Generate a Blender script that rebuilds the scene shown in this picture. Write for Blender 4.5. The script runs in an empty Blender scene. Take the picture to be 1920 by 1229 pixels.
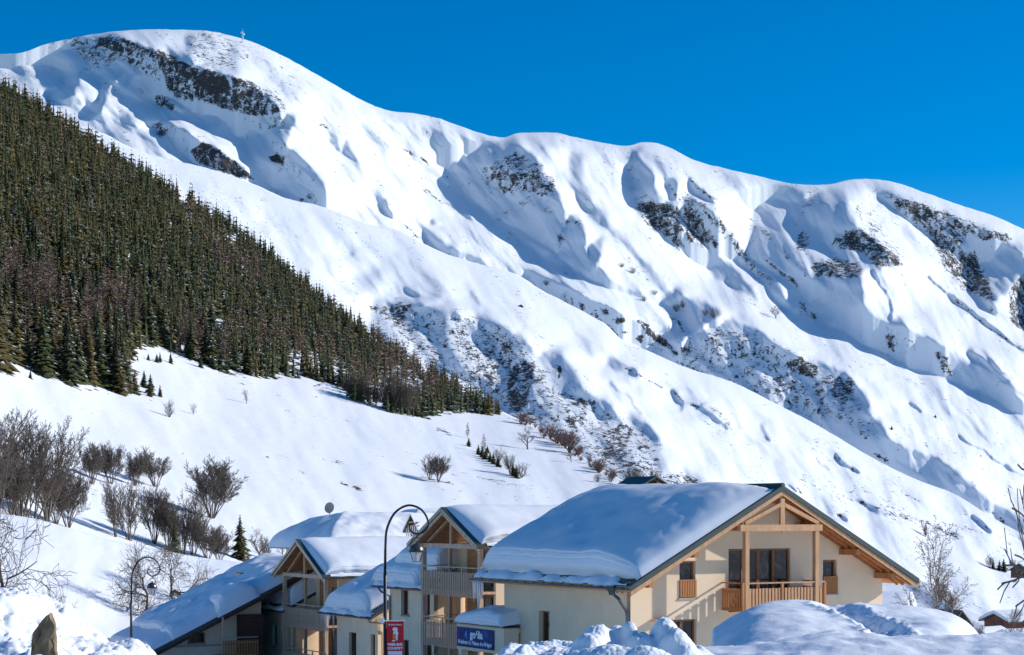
import bpy, bmesh, math, random, time
import numpy as np
from mathutils import Vector, Matrix
R = math.radians
SC = bpy.context.scene
COL = SC.collection
T0 = time.time()

# ------------------------------------------------------------------ camera, sky, sun, exposure
F = 3200.0                      # focal length in photo pixels (photo 1920 x 1229)
HZ = 967.0                      # row of the horizon: the camera is level, the lens is shifted up
cam_d = bpy.data.cameras.new('camera')
cam_d.sensor_width = 36.0
cam_d.lens = 36.0 * F / 1920.0
cam_d.shift_y = (HZ - 614.5) / 1920.0
cam_d.clip_start = 0.2
cam_d.clip_end = 40000.0
cam = bpy.data.objects.new('camera', cam_d)
COL.objects.link(cam)
cam.location = (0, 0, 0)
cam.rotation_euler = (R(90), 0, 0)
SC.camera = cam

SUN_AZ, SUN_EL = R(100), R(24)  # azimuth measured from "towards the camera" to the right
S_DIR = Vector((math.sin(SUN_AZ) * math.cos(SUN_EL), -math.cos(SUN_AZ) * math.cos(SUN_EL), math.sin(SUN_EL)))
world = bpy.data.worlds.new('World')
SC.world = world
world.use_nodes = True
wn, wl = world.node_tree.nodes, world.node_tree.links
bg = wn['Background']
sky = wn.new('ShaderNodeTexSky')
sky.sky_type = 'NISHITA'
sky.sun_disc = False
sky.sun_elevation = SUN_EL
sky.sun_rotation = math.atan2(S_DIR.x, S_DIR.y)
sky.altitude = 2000
sky.air_density = 1.0
sky.dust_density = 0.0
sky.ozone_density = 3.0
hs = wn.new('ShaderNodeHueSaturation')
hs.inputs['Saturation'].default_value = 1.50
hs.inputs['Hue'].default_value = 0.503
wl.new(sky.outputs[0], hs.inputs['Color'])
wl.new(hs.outputs[0], bg.inputs['Color'])
bg.inputs['Strength'].default_value = 0.14
sun_d = bpy.data.lights.new('sun', 'SUN')
sun_d.energy = 4.8
sun_d.angle = R(0.53)
sun_d.color = (1.0, 0.95, 0.88)
sun = bpy.data.objects.new('sun', sun_d)
COL.objects.link(sun)
sun.rotation_euler = S_DIR.to_track_quat('Z', 'Y').to_euler()
SC.view_settings.view_transform = 'Standard'
SC.view_settings.look = 'None'
SC.view_settings.gamma = 1.0
SC.view_settings.use_curve_mapping = False
SC.view_settings.exposure = 0.0

# ------------------------------------------------------------------ helpers
def P(px, py, D):
    """the point at distance D seen at photo pixel px, py"""
    return Vector(((px - 960) / F * D, D, (HZ - py) / F * D))

def tag(o, label=None, cat=None, group=None, kind=None):
    if label: o['label'] = label
    if cat: o['category'] = cat
    if group: o['group'] = group
    if kind: o['kind'] = kind
    return o

def empty(name, loc=(0, 0, 0), rz=0.0):
    o = bpy.data.objects.new(name, None)
    o.empty_display_size = 0.3
    COL.objects.link(o)
    o.location = loc
    o.rotation_euler = (0, 0, rz)
    return o

def link(name, me, parent=None, mw=None):
    o = bpy.data.objects.new(name, me)
    COL.objects.link(o)
    if parent is not None:
        o.parent = parent
    return o

def npmesh(name, V, faces, mats, smooth=False, mat_idx=None, attrs=None):
    """V (n,3), faces: (m,3) or (m,4) array, or a list of such arrays"""
    me = bpy.data.meshes.new(name)
    if not isinstance(faces, (list, tuple)):
        faces = [faces]
    faces = [np.asarray(f, dtype=np.int32) for f in faces if len(f)]
    nl = sum(f.size for f in faces)
    nf = sum(len(f) for f in faces)
    V = np.asarray(V, dtype=np.float32)
    me.vertices.add(len(V))
    me.vertices.foreach_set('co', V.ravel())
    me.loops.add(nl)
    me.loops.foreach_set('vertex_index', np.concatenate([f.ravel() for f in faces]))
    me.polygons.add(nf)
    tot = np.concatenate([np.full(len(f), f.shape[1], dtype=np.int32) for f in faces])
    st = np.concatenate([[0], np.cumsum(tot)[:-1]]).astype(np.int32)
    me.polygons.foreach_set('loop_start', st)
    me.polygons.foreach_set('loop_total', tot)
    if smooth:
        me.polygons.foreach_set('use_smooth', np.ones(nf, dtype=bool))
    for m in mats:
        me.materials.append(m)
    if mat_idx is not None:
        me.polygons.foreach_set('material_index', np.asarray(mat_idx, dtype=np.int32))
    if attrs:
        for k, v in attrs.items():
            a = me.attributes.new(k, 'FLOAT', 'POINT')
            a.data.foreach_set('value', np.asarray(v, dtype=np.float32).ravel())
    me.update(calc_edges=True)
    me.validate()
    return me

def grid_faces(nr, nc):
    i = np.arange((nr - 1) * nc).reshape(nr - 1, nc)[:, :-1].ravel()
    return np.stack([i, i + 1, i + nc + 1, i + nc], 1)

# ------------------------------------------------------------------ numpy noise and painting
def _hash(ix, iy, seed):
    h = (ix.astype(np.int64) * 374761393 + iy.astype(np.int64) * 668265263 + seed * 974711) & 0xffffffff
    h = ((h ^ (h >> 13)) * 1274126177) & 0xffffffff
    h = h ^ (h >> 16)
    return (h & 0xffffff) / float(0xffffff)

def perlin(x, y, seed=0):
    x0, y0 = np.floor(x), np.floor(y)
    fx, fy = x - x0, y - y0
    u = fx * fx * fx * (fx * (fx * 6 - 15) + 10)
    v = fy * fy * fy * (fy * (fy * 6 - 15) + 10)
    def g(ix, iy, dx, dy):
        a = _hash(ix, iy, seed) * 2 * math.pi
        return np.cos(a) * dx + np.sin(a) * dy
    n00 = g(x0, y0, fx, fy); n10 = g(x0 + 1, y0, fx - 1, fy)
    n01 = g(x0, y0 + 1, fx, fy - 1); n11 = g(x0 + 1, y0 + 1, fx - 1, fy - 1)
    return (n00 * (1 - u) + n10 * u) * (1 - v) + (n01 * (1 - u) + n11 * u) * v

def fbm(x, y, oct=4, seed=0, gain=0.5, ridged=False):
    s = 0; a = 1.0
    for o in range(oct):
        n = perlin(x * 2 ** o + 17.3 * o, y * 2 ** o - 9.1 * o, seed + o)
        if ridged: n = 0.35 - np.abs(n)
        s = s + a * n
        a *= gain
    return s

CROPS = {1: (0, 30, 2.997), 2: (640, 180, 2.927), 3: (1280, 300, 2.927), 4: (640, 540, 2.927), 5: (1280, 600, 2.927), 6: (1000, 540, 4.8), 0: (0, 0, 1.0)}
def cpts(c, pts):
    ox, oy, s = CROPS[c]
    return [(ox + x / s, oy + y / s) for x, y in pts]

def inside(X, Y, poly):
    m = np.zeros(X.shape, dtype=bool)
    n = len(poly)
    for i in range(n):
        x1, y1 = poly[i]; x2, y2 = poly[(i + 1) % n]
        if y1 == y2: continue
        c = ((y1 > Y) != (y2 > Y))
        xi = (x2 - x1) * (Y - y1) / (y2 - y1) + x1
        m ^= c & (X < xi)
    return m

def seg_dist(X, Y, pts):
    d = np.full(X.shape, 1e9)
    for (x1, y1), (x2, y2) in zip(pts[:-1], pts[1:]):
        dx, dy = x2 - x1, y2 - y1
        t = np.clip(((X - x1) * dx + (Y - y1) * dy) / (dx * dx + dy * dy + 1e-9), 0, 1)
        d = np.minimum(d, np.hypot(X - x1 - t * dx, Y - y1 - t * dy))
    return d

def blur(A, s):
    """separable gaussian blur, s in cells"""
    if s <= 0.3: return A
    r = int(math.ceil(3 * s)); k = np.exp(-0.5 * (np.arange(-r, r + 1) / s) ** 2); k /= k.sum()
    B = np.pad(A, ((r, r), (r, r)), mode='edge')
    B = sum(k[i] * B[i:i + A.shape[0], :] for i in range(2 * r + 1))
    return sum(k[i] * B[:, i:i + A.shape[1]] for i in range(2 * r + 1))

def curve(pts):
    xs = np.array([p[0] for p in pts], float); ys = np.array([p[1] for p in pts], float)
    # monotone-ish smooth interpolation (Catmull-Rom on a dense table)
    m = np.gradient(ys, xs)
    def f(x):
        x = np.clip(np.asarray(x, float), xs[0], xs[-1])
        i = np.clip(np.searchsorted(xs, x) - 1, 0, len(xs) - 2)
        h = xs[i + 1] - xs[i]; t = (x - xs[i]) / h
        return ((2 * t ** 3 - 3 * t ** 2 + 1) * ys[i] + (t ** 3 - 2 * t ** 2 + t) * h * m[i]
                + (-2 * t ** 3 + 3 * t ** 2) * ys[i + 1] + (t ** 3 - t ** 2) * h * m[i + 1])
    return f

def bilin(A, X, Y, x0, y0, st):
    u = np.clip((X - x0) / st, 0, A.shape[1] - 1.001); v = np.clip((Y - y0) / st, 0, A.shape[0] - 1.001)
    i = u.astype(int); j = v.astype(int); fu = u - i; fv = v - j
    return (A[j, i] * (1 - fu) + A[j, i + 1] * fu) * (1 - fv) + (A[j + 1, i] * (1 - fu) + A[j + 1, i + 1] * fu) * fv

# ------------------------------------------------------------------ material helpers
def newmat(name):
    m = bpy.data.materials.new(name)
    m.use_nodes = True
    nt = m.node_tree
    return m, nt.nodes, nt.links, nt.nodes['Principled BSDF']

def coord(n, l, scale=(1, 1, 1), rot=(0, 0, 0), out='Object'):
    tc = n.new('ShaderNodeTexCoord'); mp = n.new('ShaderNodeMapping')
    mp.inputs['Scale'].default_value = scale
    mp.inputs['Rotation'].default_value = rot
    l.new(tc.outputs[out], mp.inputs['Vector'])
    return mp.outputs[0]

def noise_n(n, l, vec, scale, detail=4, rough=0.55, dist=0.0):
    t = n.new('ShaderNodeTexNoise')
    t.inputs['Scale'].default_value = scale; t.inputs['Detail'].default_value = detail
    t.inputs['Roughness'].default_value = rough; t.inputs['Distortion'].default_value = dist
    l.new(vec, t.inputs['Vector'])
    return t.outputs['Fac']

def ramp_n(n, l, fac, stops):
    r = n.new('ShaderNodeValToRGB')
    while len(r.color_ramp.elements) < len(stops): r.color_ramp.elements.new(0.5)
    for e, (p, c) in zip(r.color_ramp.elements, stops):
        e.position = p; e.color = (c[0], c[1], c[2], 1) if not isinstance(c, (int, float)) else (c, c, c, 1)
    l.new(fac, r.inputs[0])
    return r.outputs[0]

def bump_n(n, l, h, strength, dist, bsdf=None, normal=None):
    b = n.new('ShaderNodeBump')
    b.inputs['Strength'].default_value = strength; b.inputs['Distance'].default_value = dist
    l.new(h, b.inputs['Height'])
    if normal is not None: l.new(normal, b.inputs['Normal'])
    if bsdf is not None: l.new(b.outputs[0], bsdf.inputs['Normal'])
    return b.outputs[0]

def simple(name, col, rough=0.6, metal=0.0, var=0.0, scale=6.0, stretch=(1, 1, 1), bump=0.0, bdist=0.01, spec=0.3, rot=(0, 0, 0)):
    """a plain surface with mottled colour and fine relief"""
    m, n, l, b = newmat(name)
    b.inputs['Roughness'].default_value = rough; b.inputs['Metallic'].default_value = metal
    b.inputs['Specular IOR Level'].default_value = spec
    v = coord(n, l, stretch, rot)
    f = noise_n(n, l, v, scale, 5, 0.6)
    c0 = [max(0, c * (1 - var)) for c in col]; c1 = [min(1, c * (1 + var)) for c in col]
    l.new(ramp_n(n, l, f, [(0.3, c0), (0.7, c1)]), b.inputs['Base Color'])
    if bump: bump_n(n, l, f, bump, bdist, b)
    return m
# ------------------------------------------------------------------ terrain materials
def snow_mat(name, bump_scale, bump_dist, strength=0.5, grain=None, tint=(0.83, 0.86, 0.90)):
    m, n, l, b = newmat(name)
    b.inputs['Base Color'].default_value = (*tint, 1)
    b.inputs['Roughness'].default_value = 0.65
    b.inputs['Specular IOR Level'].default_value = 0.25
    v = coord(n, l)
    f = noise_n(n, l, v, bump_scale, 6, 0.6, 0.3)
    nrm = bump_n(n, l, f, strength, bump_dist)
    if grain:
        g = noise_n(n, l, v, grain[0], 3, 0.7)
        nrm = bump_n(n, l, g, grain[2], grain[1], None, nrm)
    l.new(nrm, b.inputs['Normal'])
    return m

def mountain_mat(name, s, rock=(0.040, 0.039, 0.041), rock2=(0.15, 0.142, 0.138), bk=1.0):
    """snow over rock; the vertex attribute rock says how much rock the ground shows, s = size of the detail in 1/m"""
    m, n, l, b = newmat(name)
    v = coord(n, l)
    a = n.new('ShaderNodeAttribute'); a.attribute_name = 'rock'
    vs = coord(n, l, (1.0, 1.0, 0.8), (R(0), R(28), 0))
    n1 = noise_n(n, l, vs, s, 9, 0.68, 0.6)
    n2 = noise_n(n, l, coord(n, l, (1, 1, 2.6), (0, R(-14), 0)), s * 2.1, 8, 0.7, 1.2)
    mix = n.new('ShaderNodeMath'); mix.operation = 'ADD'; l.new(n1, mix.inputs[0]); l.new(n2, mix.inputs[1])
    # threshold falls as the rock attribute grows
    sub = n.new('ShaderNodeMath'); sub.operation = 'MULTIPLY_ADD'
    l.new(a.outputs['Fac'], sub.inputs[0]); sub.inputs[1].default_value = 0.63
    ct = n.new('ShaderNodeMath'); ct.operation = 'MULTIPLY_ADD'; ct.inputs[1].default_value = 1.75; ct.inputs[2].default_value = -0.75
    l.new(mix.outputs[0], ct.inputs[0]); l.new(ct.outputs[0], sub.inputs[2])
    r = n.new('ShaderNodeMapRange'); r.inputs['From Min'].default_value = 1.43; r.inputs['From Max'].default_value = 1.48
    l.new(sub.outputs[0], r.inputs['Value'])
    rn = noise_n(n, l, coord(n, l, (1, 1, 3.0), (0, R(20), 0)), s * 4, 8, 0.75, 0.8)
    rc = ramp_n(n, l, rn, [(0.3, rock), (0.55, [(x + y) / 2 for x, y in zip(rock, rock2)]), (0.75, rock2)])
    mc = n.new('ShaderNodeMix'); mc.data_type = 'RGBA'
    l.new(r.outputs[0], mc.inputs['Factor'])
    mc.inputs[6].default_value = (0.83, 0.86, 0.90, 1); l.new(rc, mc.inputs[7])
    l.new(mc.outputs[2], b.inputs['Base Color'])
    b.inputs['Roughness'].default_value = 0.75
    b.inputs['Specular IOR Level'].default_value = 0.15
    sn = noise_n(n, l, coord(n, l, (1, 1, 1), (0, 0, 0)), s * 1.2, 7, 0.6, 0.5)
    nb = bump_n(n, l, sn, 0.5 * bk, 0.32 * bk / s)
    inv = n.new('ShaderNodeMath'); inv.operation = 'MULTIPLY'; l.new(rn, inv.inputs[0]); l.new(r.outputs[0], inv.inputs[1])
    nb2 = bump_n(n, l, inv.outputs[0], 0.9, 0.35 / s, None, nb)
    l.new(nb2, b.inputs['Normal'])
    return m

M_MOUNT = mountain_mat('mountain_snow_and_rock', 0.055, bk=.6)
M_SLOPE = mountain_mat('slope_snow_and_rock', 0.085, bk=.55)
M_MEADOW = mountain_mat('meadow_snow', 0.12, (0.10, 0.06, 0.035), (0.22, 0.15, 0.10), bk=.45)

# ------------------------------------------------------------------ painted relief: where the slopes turn away from the sun
RX0, RY0, RS = -360, 0, 2.0
RNX, RNY = 1330, 660
RXg, RYg = np.meshgrid(RX0 + RS * np.arange(RNX), RY0 + RS * np.arange(RNY))

def mask(entries, wob=7.0, seed=3):
    """entries: (crop, points, value, soft px) polygons; a negative last value marks a stroke of that width"""
    A = np.zeros(RXg.shape)
    wx = fbm(RXg / 45, RYg / 45, 4, seed) * wob * 1.6
    wy = fbm(RXg / 45 + 50, RYg / 45, 4, seed + 9) * wob * 1.6
    for c, pts, val, soft in entries:
        pts = cpts(c, pts)
        xs = [p[0] for p in pts]; ys = [p[1] for p in pts]
        pad = 60
        i0 = max(0, int((min(xs) - pad - RX0) / RS)); i1 = min(RNX, int((max(xs) + pad - RX0) / RS) + 2)
        j0 = max(0, int((min(ys) - pad - RY0) / RS)); j1 = min(RNY, int((max(ys) + pad - RY0) / RS) + 2)
        if i1 <= i0 or j1 <= j0: continue
        sl = (slice(j0, j1), slice(i0, i1))
        X = RXg[sl] + wx[sl]; Y = RYg[sl] + wy[sl]
        if soft < 0:
            d = seg_dist(X, Y, pts)
            m = np.clip(1.2 - d / (-soft), 0, 1) * val
            A[sl] = np.maximum(A[sl], m)
        else:
            m = inside(X, Y, pts).astype(float)
            m = blur(m, soft / RS)
            if val >= 0: A[sl] = np.maximum(A[sl], m * val)
            else: A[sl] = A[sl] * (1 - m) + m * 0.0
    return A

def solve_relief(Px, lam, mu):
    """height field whose sideways slope follows Px"""
    A = np.concatenate([Px, Px[::-1]], 0)
    A = np.concatenate([A, -A[:, ::-1]], 1)
    Fp = np.fft.fft2(A)
    ky = np.fft.fftfreq(A.shape[0])[:, None] * 2 * math.pi
    kx = np.fft.fftfreq(A.shape[1])[None, :] * 2 * math.pi
    H = -1j * kx * Fp / (kx ** 2 + lam * ky ** 2 + mu)
    return np.real(np.fft.ifft2(H))[:RNY, :RNX]          # in cells

SKYLINE = curve([(-360, 150), (-200, 118), (-60, 108), (0, 102), (45, 98), (80, 85), (130, 73), (200, 61), (260, 56), (330, 56), (400, 60), (440, 69), (470, 78), (520, 100), (560, 121), (620, 155), (660, 178), (700, 198), (735, 209), (770, 212), (820, 222), (880, 243), (925, 256), (945, 258), (965, 251), (1000, 249), (1045, 250), (1080, 258), (1130, 268), (1180, 273), (1200, 268), (1222, 267), (1250, 275), (1300, 300), (1350, 314), (1420, 330), (1480, 344), (1520, 347), (1560, 345), (1590, 338), (1630, 336), (1680, 343), (1730, 360), (1800, 385), (1860, 404), (1920, 430), (2050, 480), (2300, 560)])
CREST3 = curve([(-360, 60), (0, 178), (100, 220), (165, 240), (200, 253), (235, 272), (300, 295), (367, 310), (434, 330), (480, 347), (530, 370), (590, 384), (640, 400), (691, 421), (753, 434), (794, 457), (831, 474), (893, 494), (982, 522), (1010, 541), (1060, 567), (1118, 598), (1135, 608), (1166, 637), (1215, 658), (1280, 687), (1376, 718), (1450, 755), (1533, 798), (1600, 838), (1656, 870), (1720, 900), (1792, 928), (1860, 970), (1920, 1003), (2050, 1060), (2300, 1150)])

SH1 = [
 (1, [(130,200),(300,150),(640,90),(740,150),(860,190),(930,250),(1010,290),(1080,300),(1280,330),(1420,380),(1500,420),(1590,550),(1670,570),(1610,700),(1600,770),(1680,750),(1760,850),(1810,920),(1850,1060),(1700,1060),(1590,1010),(1500,900),(1370,800),(1350,680),(1300,630),(1180,610),(1100,540),(1010,470),(930,400),(820,320),(800,310),(720,400),(700,330),(640,350),(590,470),(500,580),(480,580),(560,460),(560,340),(480,290),(440,330),(420,430),(340,500),(270,460),(350,400),(385,310),(350,280),(280,270),(200,260),(130,215)], .62, 3),
 (1, [(1280,330),(1420,380),(1590,550),(1500,560),(1350,550),(1120,470),(1000,480),(940,410),(910,320),(850,240),(930,240)], 1, 3),
 (1, [(1370,700),(1430,640),(1600,620),(1600,770),(1680,750),(1760,850),(1820,950),(1840,1050),(1590,1010),(1500,900),(1380,810)], .85, 5),
 (1, [(270,460),(350,400),(385,310),(400,330),(430,330),(420,430),(340,500)], .9, 2),
 (1, [(480,580),(560,460),(565,350),(600,360),(590,470),(520,580)], .85, 2),
 (1, [(930,180),(1030,190),(1035,100),(1090,85),(1090,280),(1040,290),(960,250)], .6, 4),
 (1, [(1290,150),(1340,150),(1350,330),(1290,320)], .45, 6),
 (1, [(860,450),(900,430),(950,470),(1005,540),(960,530),(900,510)], .8, 2),
 (1, [(840,610),(930,600),(1000,640),(1110,690),(1200,730),(1330,820),(1400,890),(1450,940),(1380,910),(1250,880),(1100,810),(1060,760),(980,720),(960,670),(900,680),(850,640)], .85, 2),
 (1, [(600,640),(720,560),(760,600),(680,690)], .35, 10),
 (1, [(1790,610),(1850,640),(1918,720),(1918,770),(1860,700),(1820,650)], .8, 3),
 (2, [(0,230),(60,310),(115,395),(60,370),(0,310)], .8, 3),
 (2, [(220,540),(240,560),(250,600),(300,660),(250,650),(225,620)], .75, 2),
 (2, [(160,470),(215,520),(240,600),(215,610),(170,540)], .45, 4),
 (2, [(440,800),(470,750),(510,740),(560,790),(640,830),(740,880),(800,910),(740,910),(620,880),(500,830)], .8, 4),
 (2, [(480,690),(510,680),(530,710),(500,720)], .7, 2),
 (2, [(620,640),(700,670),(740,700),(700,690)], .7, 2),
 (2, [(360,130),(480,230),(560,330),(625,325),(600,250),(480,160)], .45, 8),
 (2, [(270,290),(350,350),(520,470),(640,600),(590,580),(450,470),(330,380)], .35, 6),
 (2, [(540,370),(560,360),(700,300),(900,240),(970,225),(980,260),(1010,290),(1080,340),(1130,420),(1170,480),(1200,540),(1200,640),(1195,760),(1160,850),(1070,800),(1000,760),(900,690),(780,620),(700,550),(640,510),(600,430)], .78, 3),
 (2, [(600,400),(700,440),(770,540),(850,640),(870,700),(780,630),(640,510)], 1, 6),
 (2, [(1215,640),(1280,650),(1340,700),(1350,780),(1340,880),(1390,920),(1360,1010),(1260,950),(1165,860),(1195,780)], .8, 3),
 (2, [(1235,370),(1270,310),(1340,340),(1340,450),(1380,560),(1450,640),(1450,740),(1400,720),(1350,650),(1300,560),(1250,470)], .6, 5),
 (2, [(1390,800),(1440,770),(1430,880),(1390,920),(1330,910),(1350,850)], .8, 3),
 (2, [(1575,290),(1620,265),(1650,285),(1600,330)], .7, 3),
 (2, [(1580,390),(1680,380),(1720,440),(1700,520),(1760,580),(1873,560),(1873,850),(1800,800),(1720,730),(1650,690),(1600,600),(1575,500)], .75, 4),
 (2, [(1800,480),(1840,470),(1840,600),(1800,600)], .8, 3),
 (2, [(1020,960),(1060,955),(1170,1000),(1180,1030),(1260,1090),(1340,1110),(1480,1180),(1600,1240),(1350,1240),(1220,1150),(1100,1090),(1030,1030)], .8, 3),
 (2, [(1390,950),(1440,990),(1520,1050),(1660,1090),(1780,1080),(1873,1050),(1873,1180),(1820,1180),(1700,1120),(1600,1090),(1480,1060),(1400,1010)], .65, 4),
 (2, [(870,680),(1000,760),(1130,850),(1200,920),(1120,890),(980,800)], .6, 4),
 (3, [(380,330),(395,270),(450,200),(520,165),(600,155),(680,165),(660,215),(700,205),(780,160),(850,148),(890,170),(920,220),(930,300),(960,360),(1060,440),(1200,560),(1240,590),(1150,600),(1000,600),(985,700),(985,800),(1040,890),(1110,930),(1180,940),(1200,1040),(1100,1030),(900,950),(740,890),(690,800),(640,700),(540,640),(500,640),(440,610),(400,560),(360,510),(360,420)], .8, 3),
 (3, [(380,330),(420,350),(540,470),(680,620),(760,740),(720,780),(640,700),(540,640),(440,610),(360,510),(360,420)], 1, 5),
 (3, [(0,200),(60,200),(170,300),(230,400),(330,500),(350,540),(420,590),(500,640),(560,740),(620,840),(540,820),(500,760),(430,680),(330,590),(240,500),(130,420),(0,330)], .85, 3),
 (3, [(20,80),(60,120),(170,210),(170,240),(80,190),(30,140)], .8, 2),
 (3, [(0,470),(120,560),(190,650),(420,780),(370,690),(290,610),(200,520),(60,440),(0,400)], .75, 3),
 (3, [(1190,330),(1250,370),(1400,520),(1500,620),(1560,720),(1480,680),(1350,560),(1240,430)], .5, 5),
 (3, [(1040,150),(1180,200),(1330,240),(1450,290),(1600,340),(1700,370),(1800,430),(1873,440),(1873,620),(1820,680),(1780,730),(1710,790),(1770,880),(1870,960),(1800,920),(1720,860),(1640,800),(1560,730),(1560,640),(1575,560),(1500,520),(1420,480),(1350,420),(1260,340),(1180,280),(1100,220)], .75, 4),
 (3, [(1880,420),(2100,480),(2200,800),(2100,1000),(1870,960),(1873,600)], .7, 5),
 (3, [(1340,640),(1480,750),(1620,870),(1760,970),(1873,1050)], .9, -4),
 (3, [(1210,960),(1270,930),(1400,1000),(1540,1090),(1700,1170),(1790,1229),(1900,1290),(1700,1290),(1500,1229),(1400,1180),(1250,1090),(1200,1010)], .8, 3),
 (3, [(1540,1070),(1580,1035),(1650,1090),(1740,1170),(1830,1240),(1780,1229),(1680,1160)], .85, 2),
 (3, [(1630,1030),(1700,1080),(1780,1180),(1850,1240),(1800,1210),(1700,1130)], .85, 2),
 (3, [(1045,610),(1130,780),(1150,900)], .8, -2.5),
 (3, [(0,750),(120,770),(220,840),(100,930),(0,990)], .85, 3),
 (6, [(1270,330),(1380,420),(1500,360),(1600,290),(1700,230),(1700,210),(1600,190),(1480,120),(1330,75),(1200,70),(1150,60),(1050,110),(1180,200)], .55, 3),
 (6, [(1170,450),(1280,360),(1270,300),(1385,410),(1500,350),(1400,430),(1310,495),(1340,640),(1250,560)], 1.1, 2),
 (3, [(230,880),(330,900),(440,950),(520,1030),(620,1070),(760,1110),(880,1170),(930,1229),(0,1229),(0,1000),(100,930)], .72, 3),
 (5, [(0,110),(100,40),(200,30),(330,30),(440,70),(520,130),(620,185),(760,230),(870,290),(960,360),(1020,450),(1040,520),(1100,560),(1130,640),(1190,690),(1290,700),(1400,750),(1520,830),(1590,900),(1680,960),(1700,1010),(1800,1050),(1873,1090),(1873,1300),(1400,1100),(1100,900),(740,700),(280,460),(0,350)], .72, 3),
 (5, [(940,360),(1000,400),(1030,470),(1020,520),(980,470)], 1, 4),
 (5, [(740,0),(1200,0),(1380,130),(1480,160),(1530,200),(1640,270),(1780,370),(1873,460),(1873,500),(1700,430),(1500,340),(1250,220),(1100,150),(900,70)], .75, 3),
 (5, [(1240,450),(1310,490)], .8, -3), (5, [(1510,640),(1640,720),(1750,780),(1873,860)], .6, -3), (5, [(1100,300),(1300,360)], .4, -3),
 (6, [(40,0),(280,100),(500,250),(640,320),(760,430),(960,510),(1150,620),(1400,720),(1300,600),(1180,470),(1000,330),(900,290),(830,260),(660,150),(440,50),(300,0)], .75, 2),
]
SH3 = [
 (4, [(140,80),(390,75),(460,110),(560,115),(700,150),(850,190),(1000,270),(1070,370),(1060,390),(1130,330),(1190,340),(1210,410),(1300,480),(1330,560),(1420,570),(1500,620),(1530,690),(1700,750),(1750,830),(1760,930),(1830,1000),(1873,1080),(1920,1229),(1700,1400),(900,1229),(700,680),(500,500),(300,360),(150,240)], .62, 4),
 (4, [(900,420),(1060,400),(1060,560),(1000,700),(860,640),(840,480)], .9, 4),
 (4, [(1140,440),(1180,380),(1215,420),(1200,500),(1280,560),(1230,640),(1180,560)], .75, 5),
 (4, [(1420,580),(1510,640),(1500,700),(1440,660),(1370,600)], .9, 4),
 (4, [(1640,740),(1710,760),(1750,830),(1730,920),(1690,830)], .95, 4),
 (4, [(1450,430),(1480,395),(1540,390),(1620,450),(1640,500),(1500,465)], .85, 4),
 (4, [(1540,500),(1640,520),(1700,600),(1620,560)], .4, 6),
 (4, [(1480,530),(1560,590),(1640,700)], .5, -4),(4, [(1830,560),(1873,620),(1873,660)], .7, -5),
 (2, [(85,960),(200,960),(330,1050),(400,1110),(300,1080),(100,1080),(80,1020)], .38, 6),
 (2, [(470,1090),(520,1080),(560,1110),(500,1120)], .6, 3),
 (2, [(40,860),(70,850),(60,890)], .6, 3),
 (2, [(340,1050),(430,1110),(500,1120)], .4, -5),
 (2, [(700,1090),(760,1140)], .4, -5),
 (5, [(430,590),(480,650)], .6, -5), (5, [(250,600),(300,610)], .6, -4), (5, [(840,750),(960,830)], .7, -4),
 (5, [(0,440),(200,510)], .5, -3), (5, [(120,520),(290,620)], .4, -4), (5, [(0,780),(100,860),(160,920),(40,920)], .6, 4),
 (5, [(740,760),(800,810)], .5, -3), (5, [(960,1000),(1120,1060),(1350,1120),(1500,1180)], .4, -5), (5, [(1590,1090),(1690,1160)], .8, -4),
 (5, [(850,1070),(885,1090)], .8, -5), (5, [(580,920),(620,945)], .6, -3),
]
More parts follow.
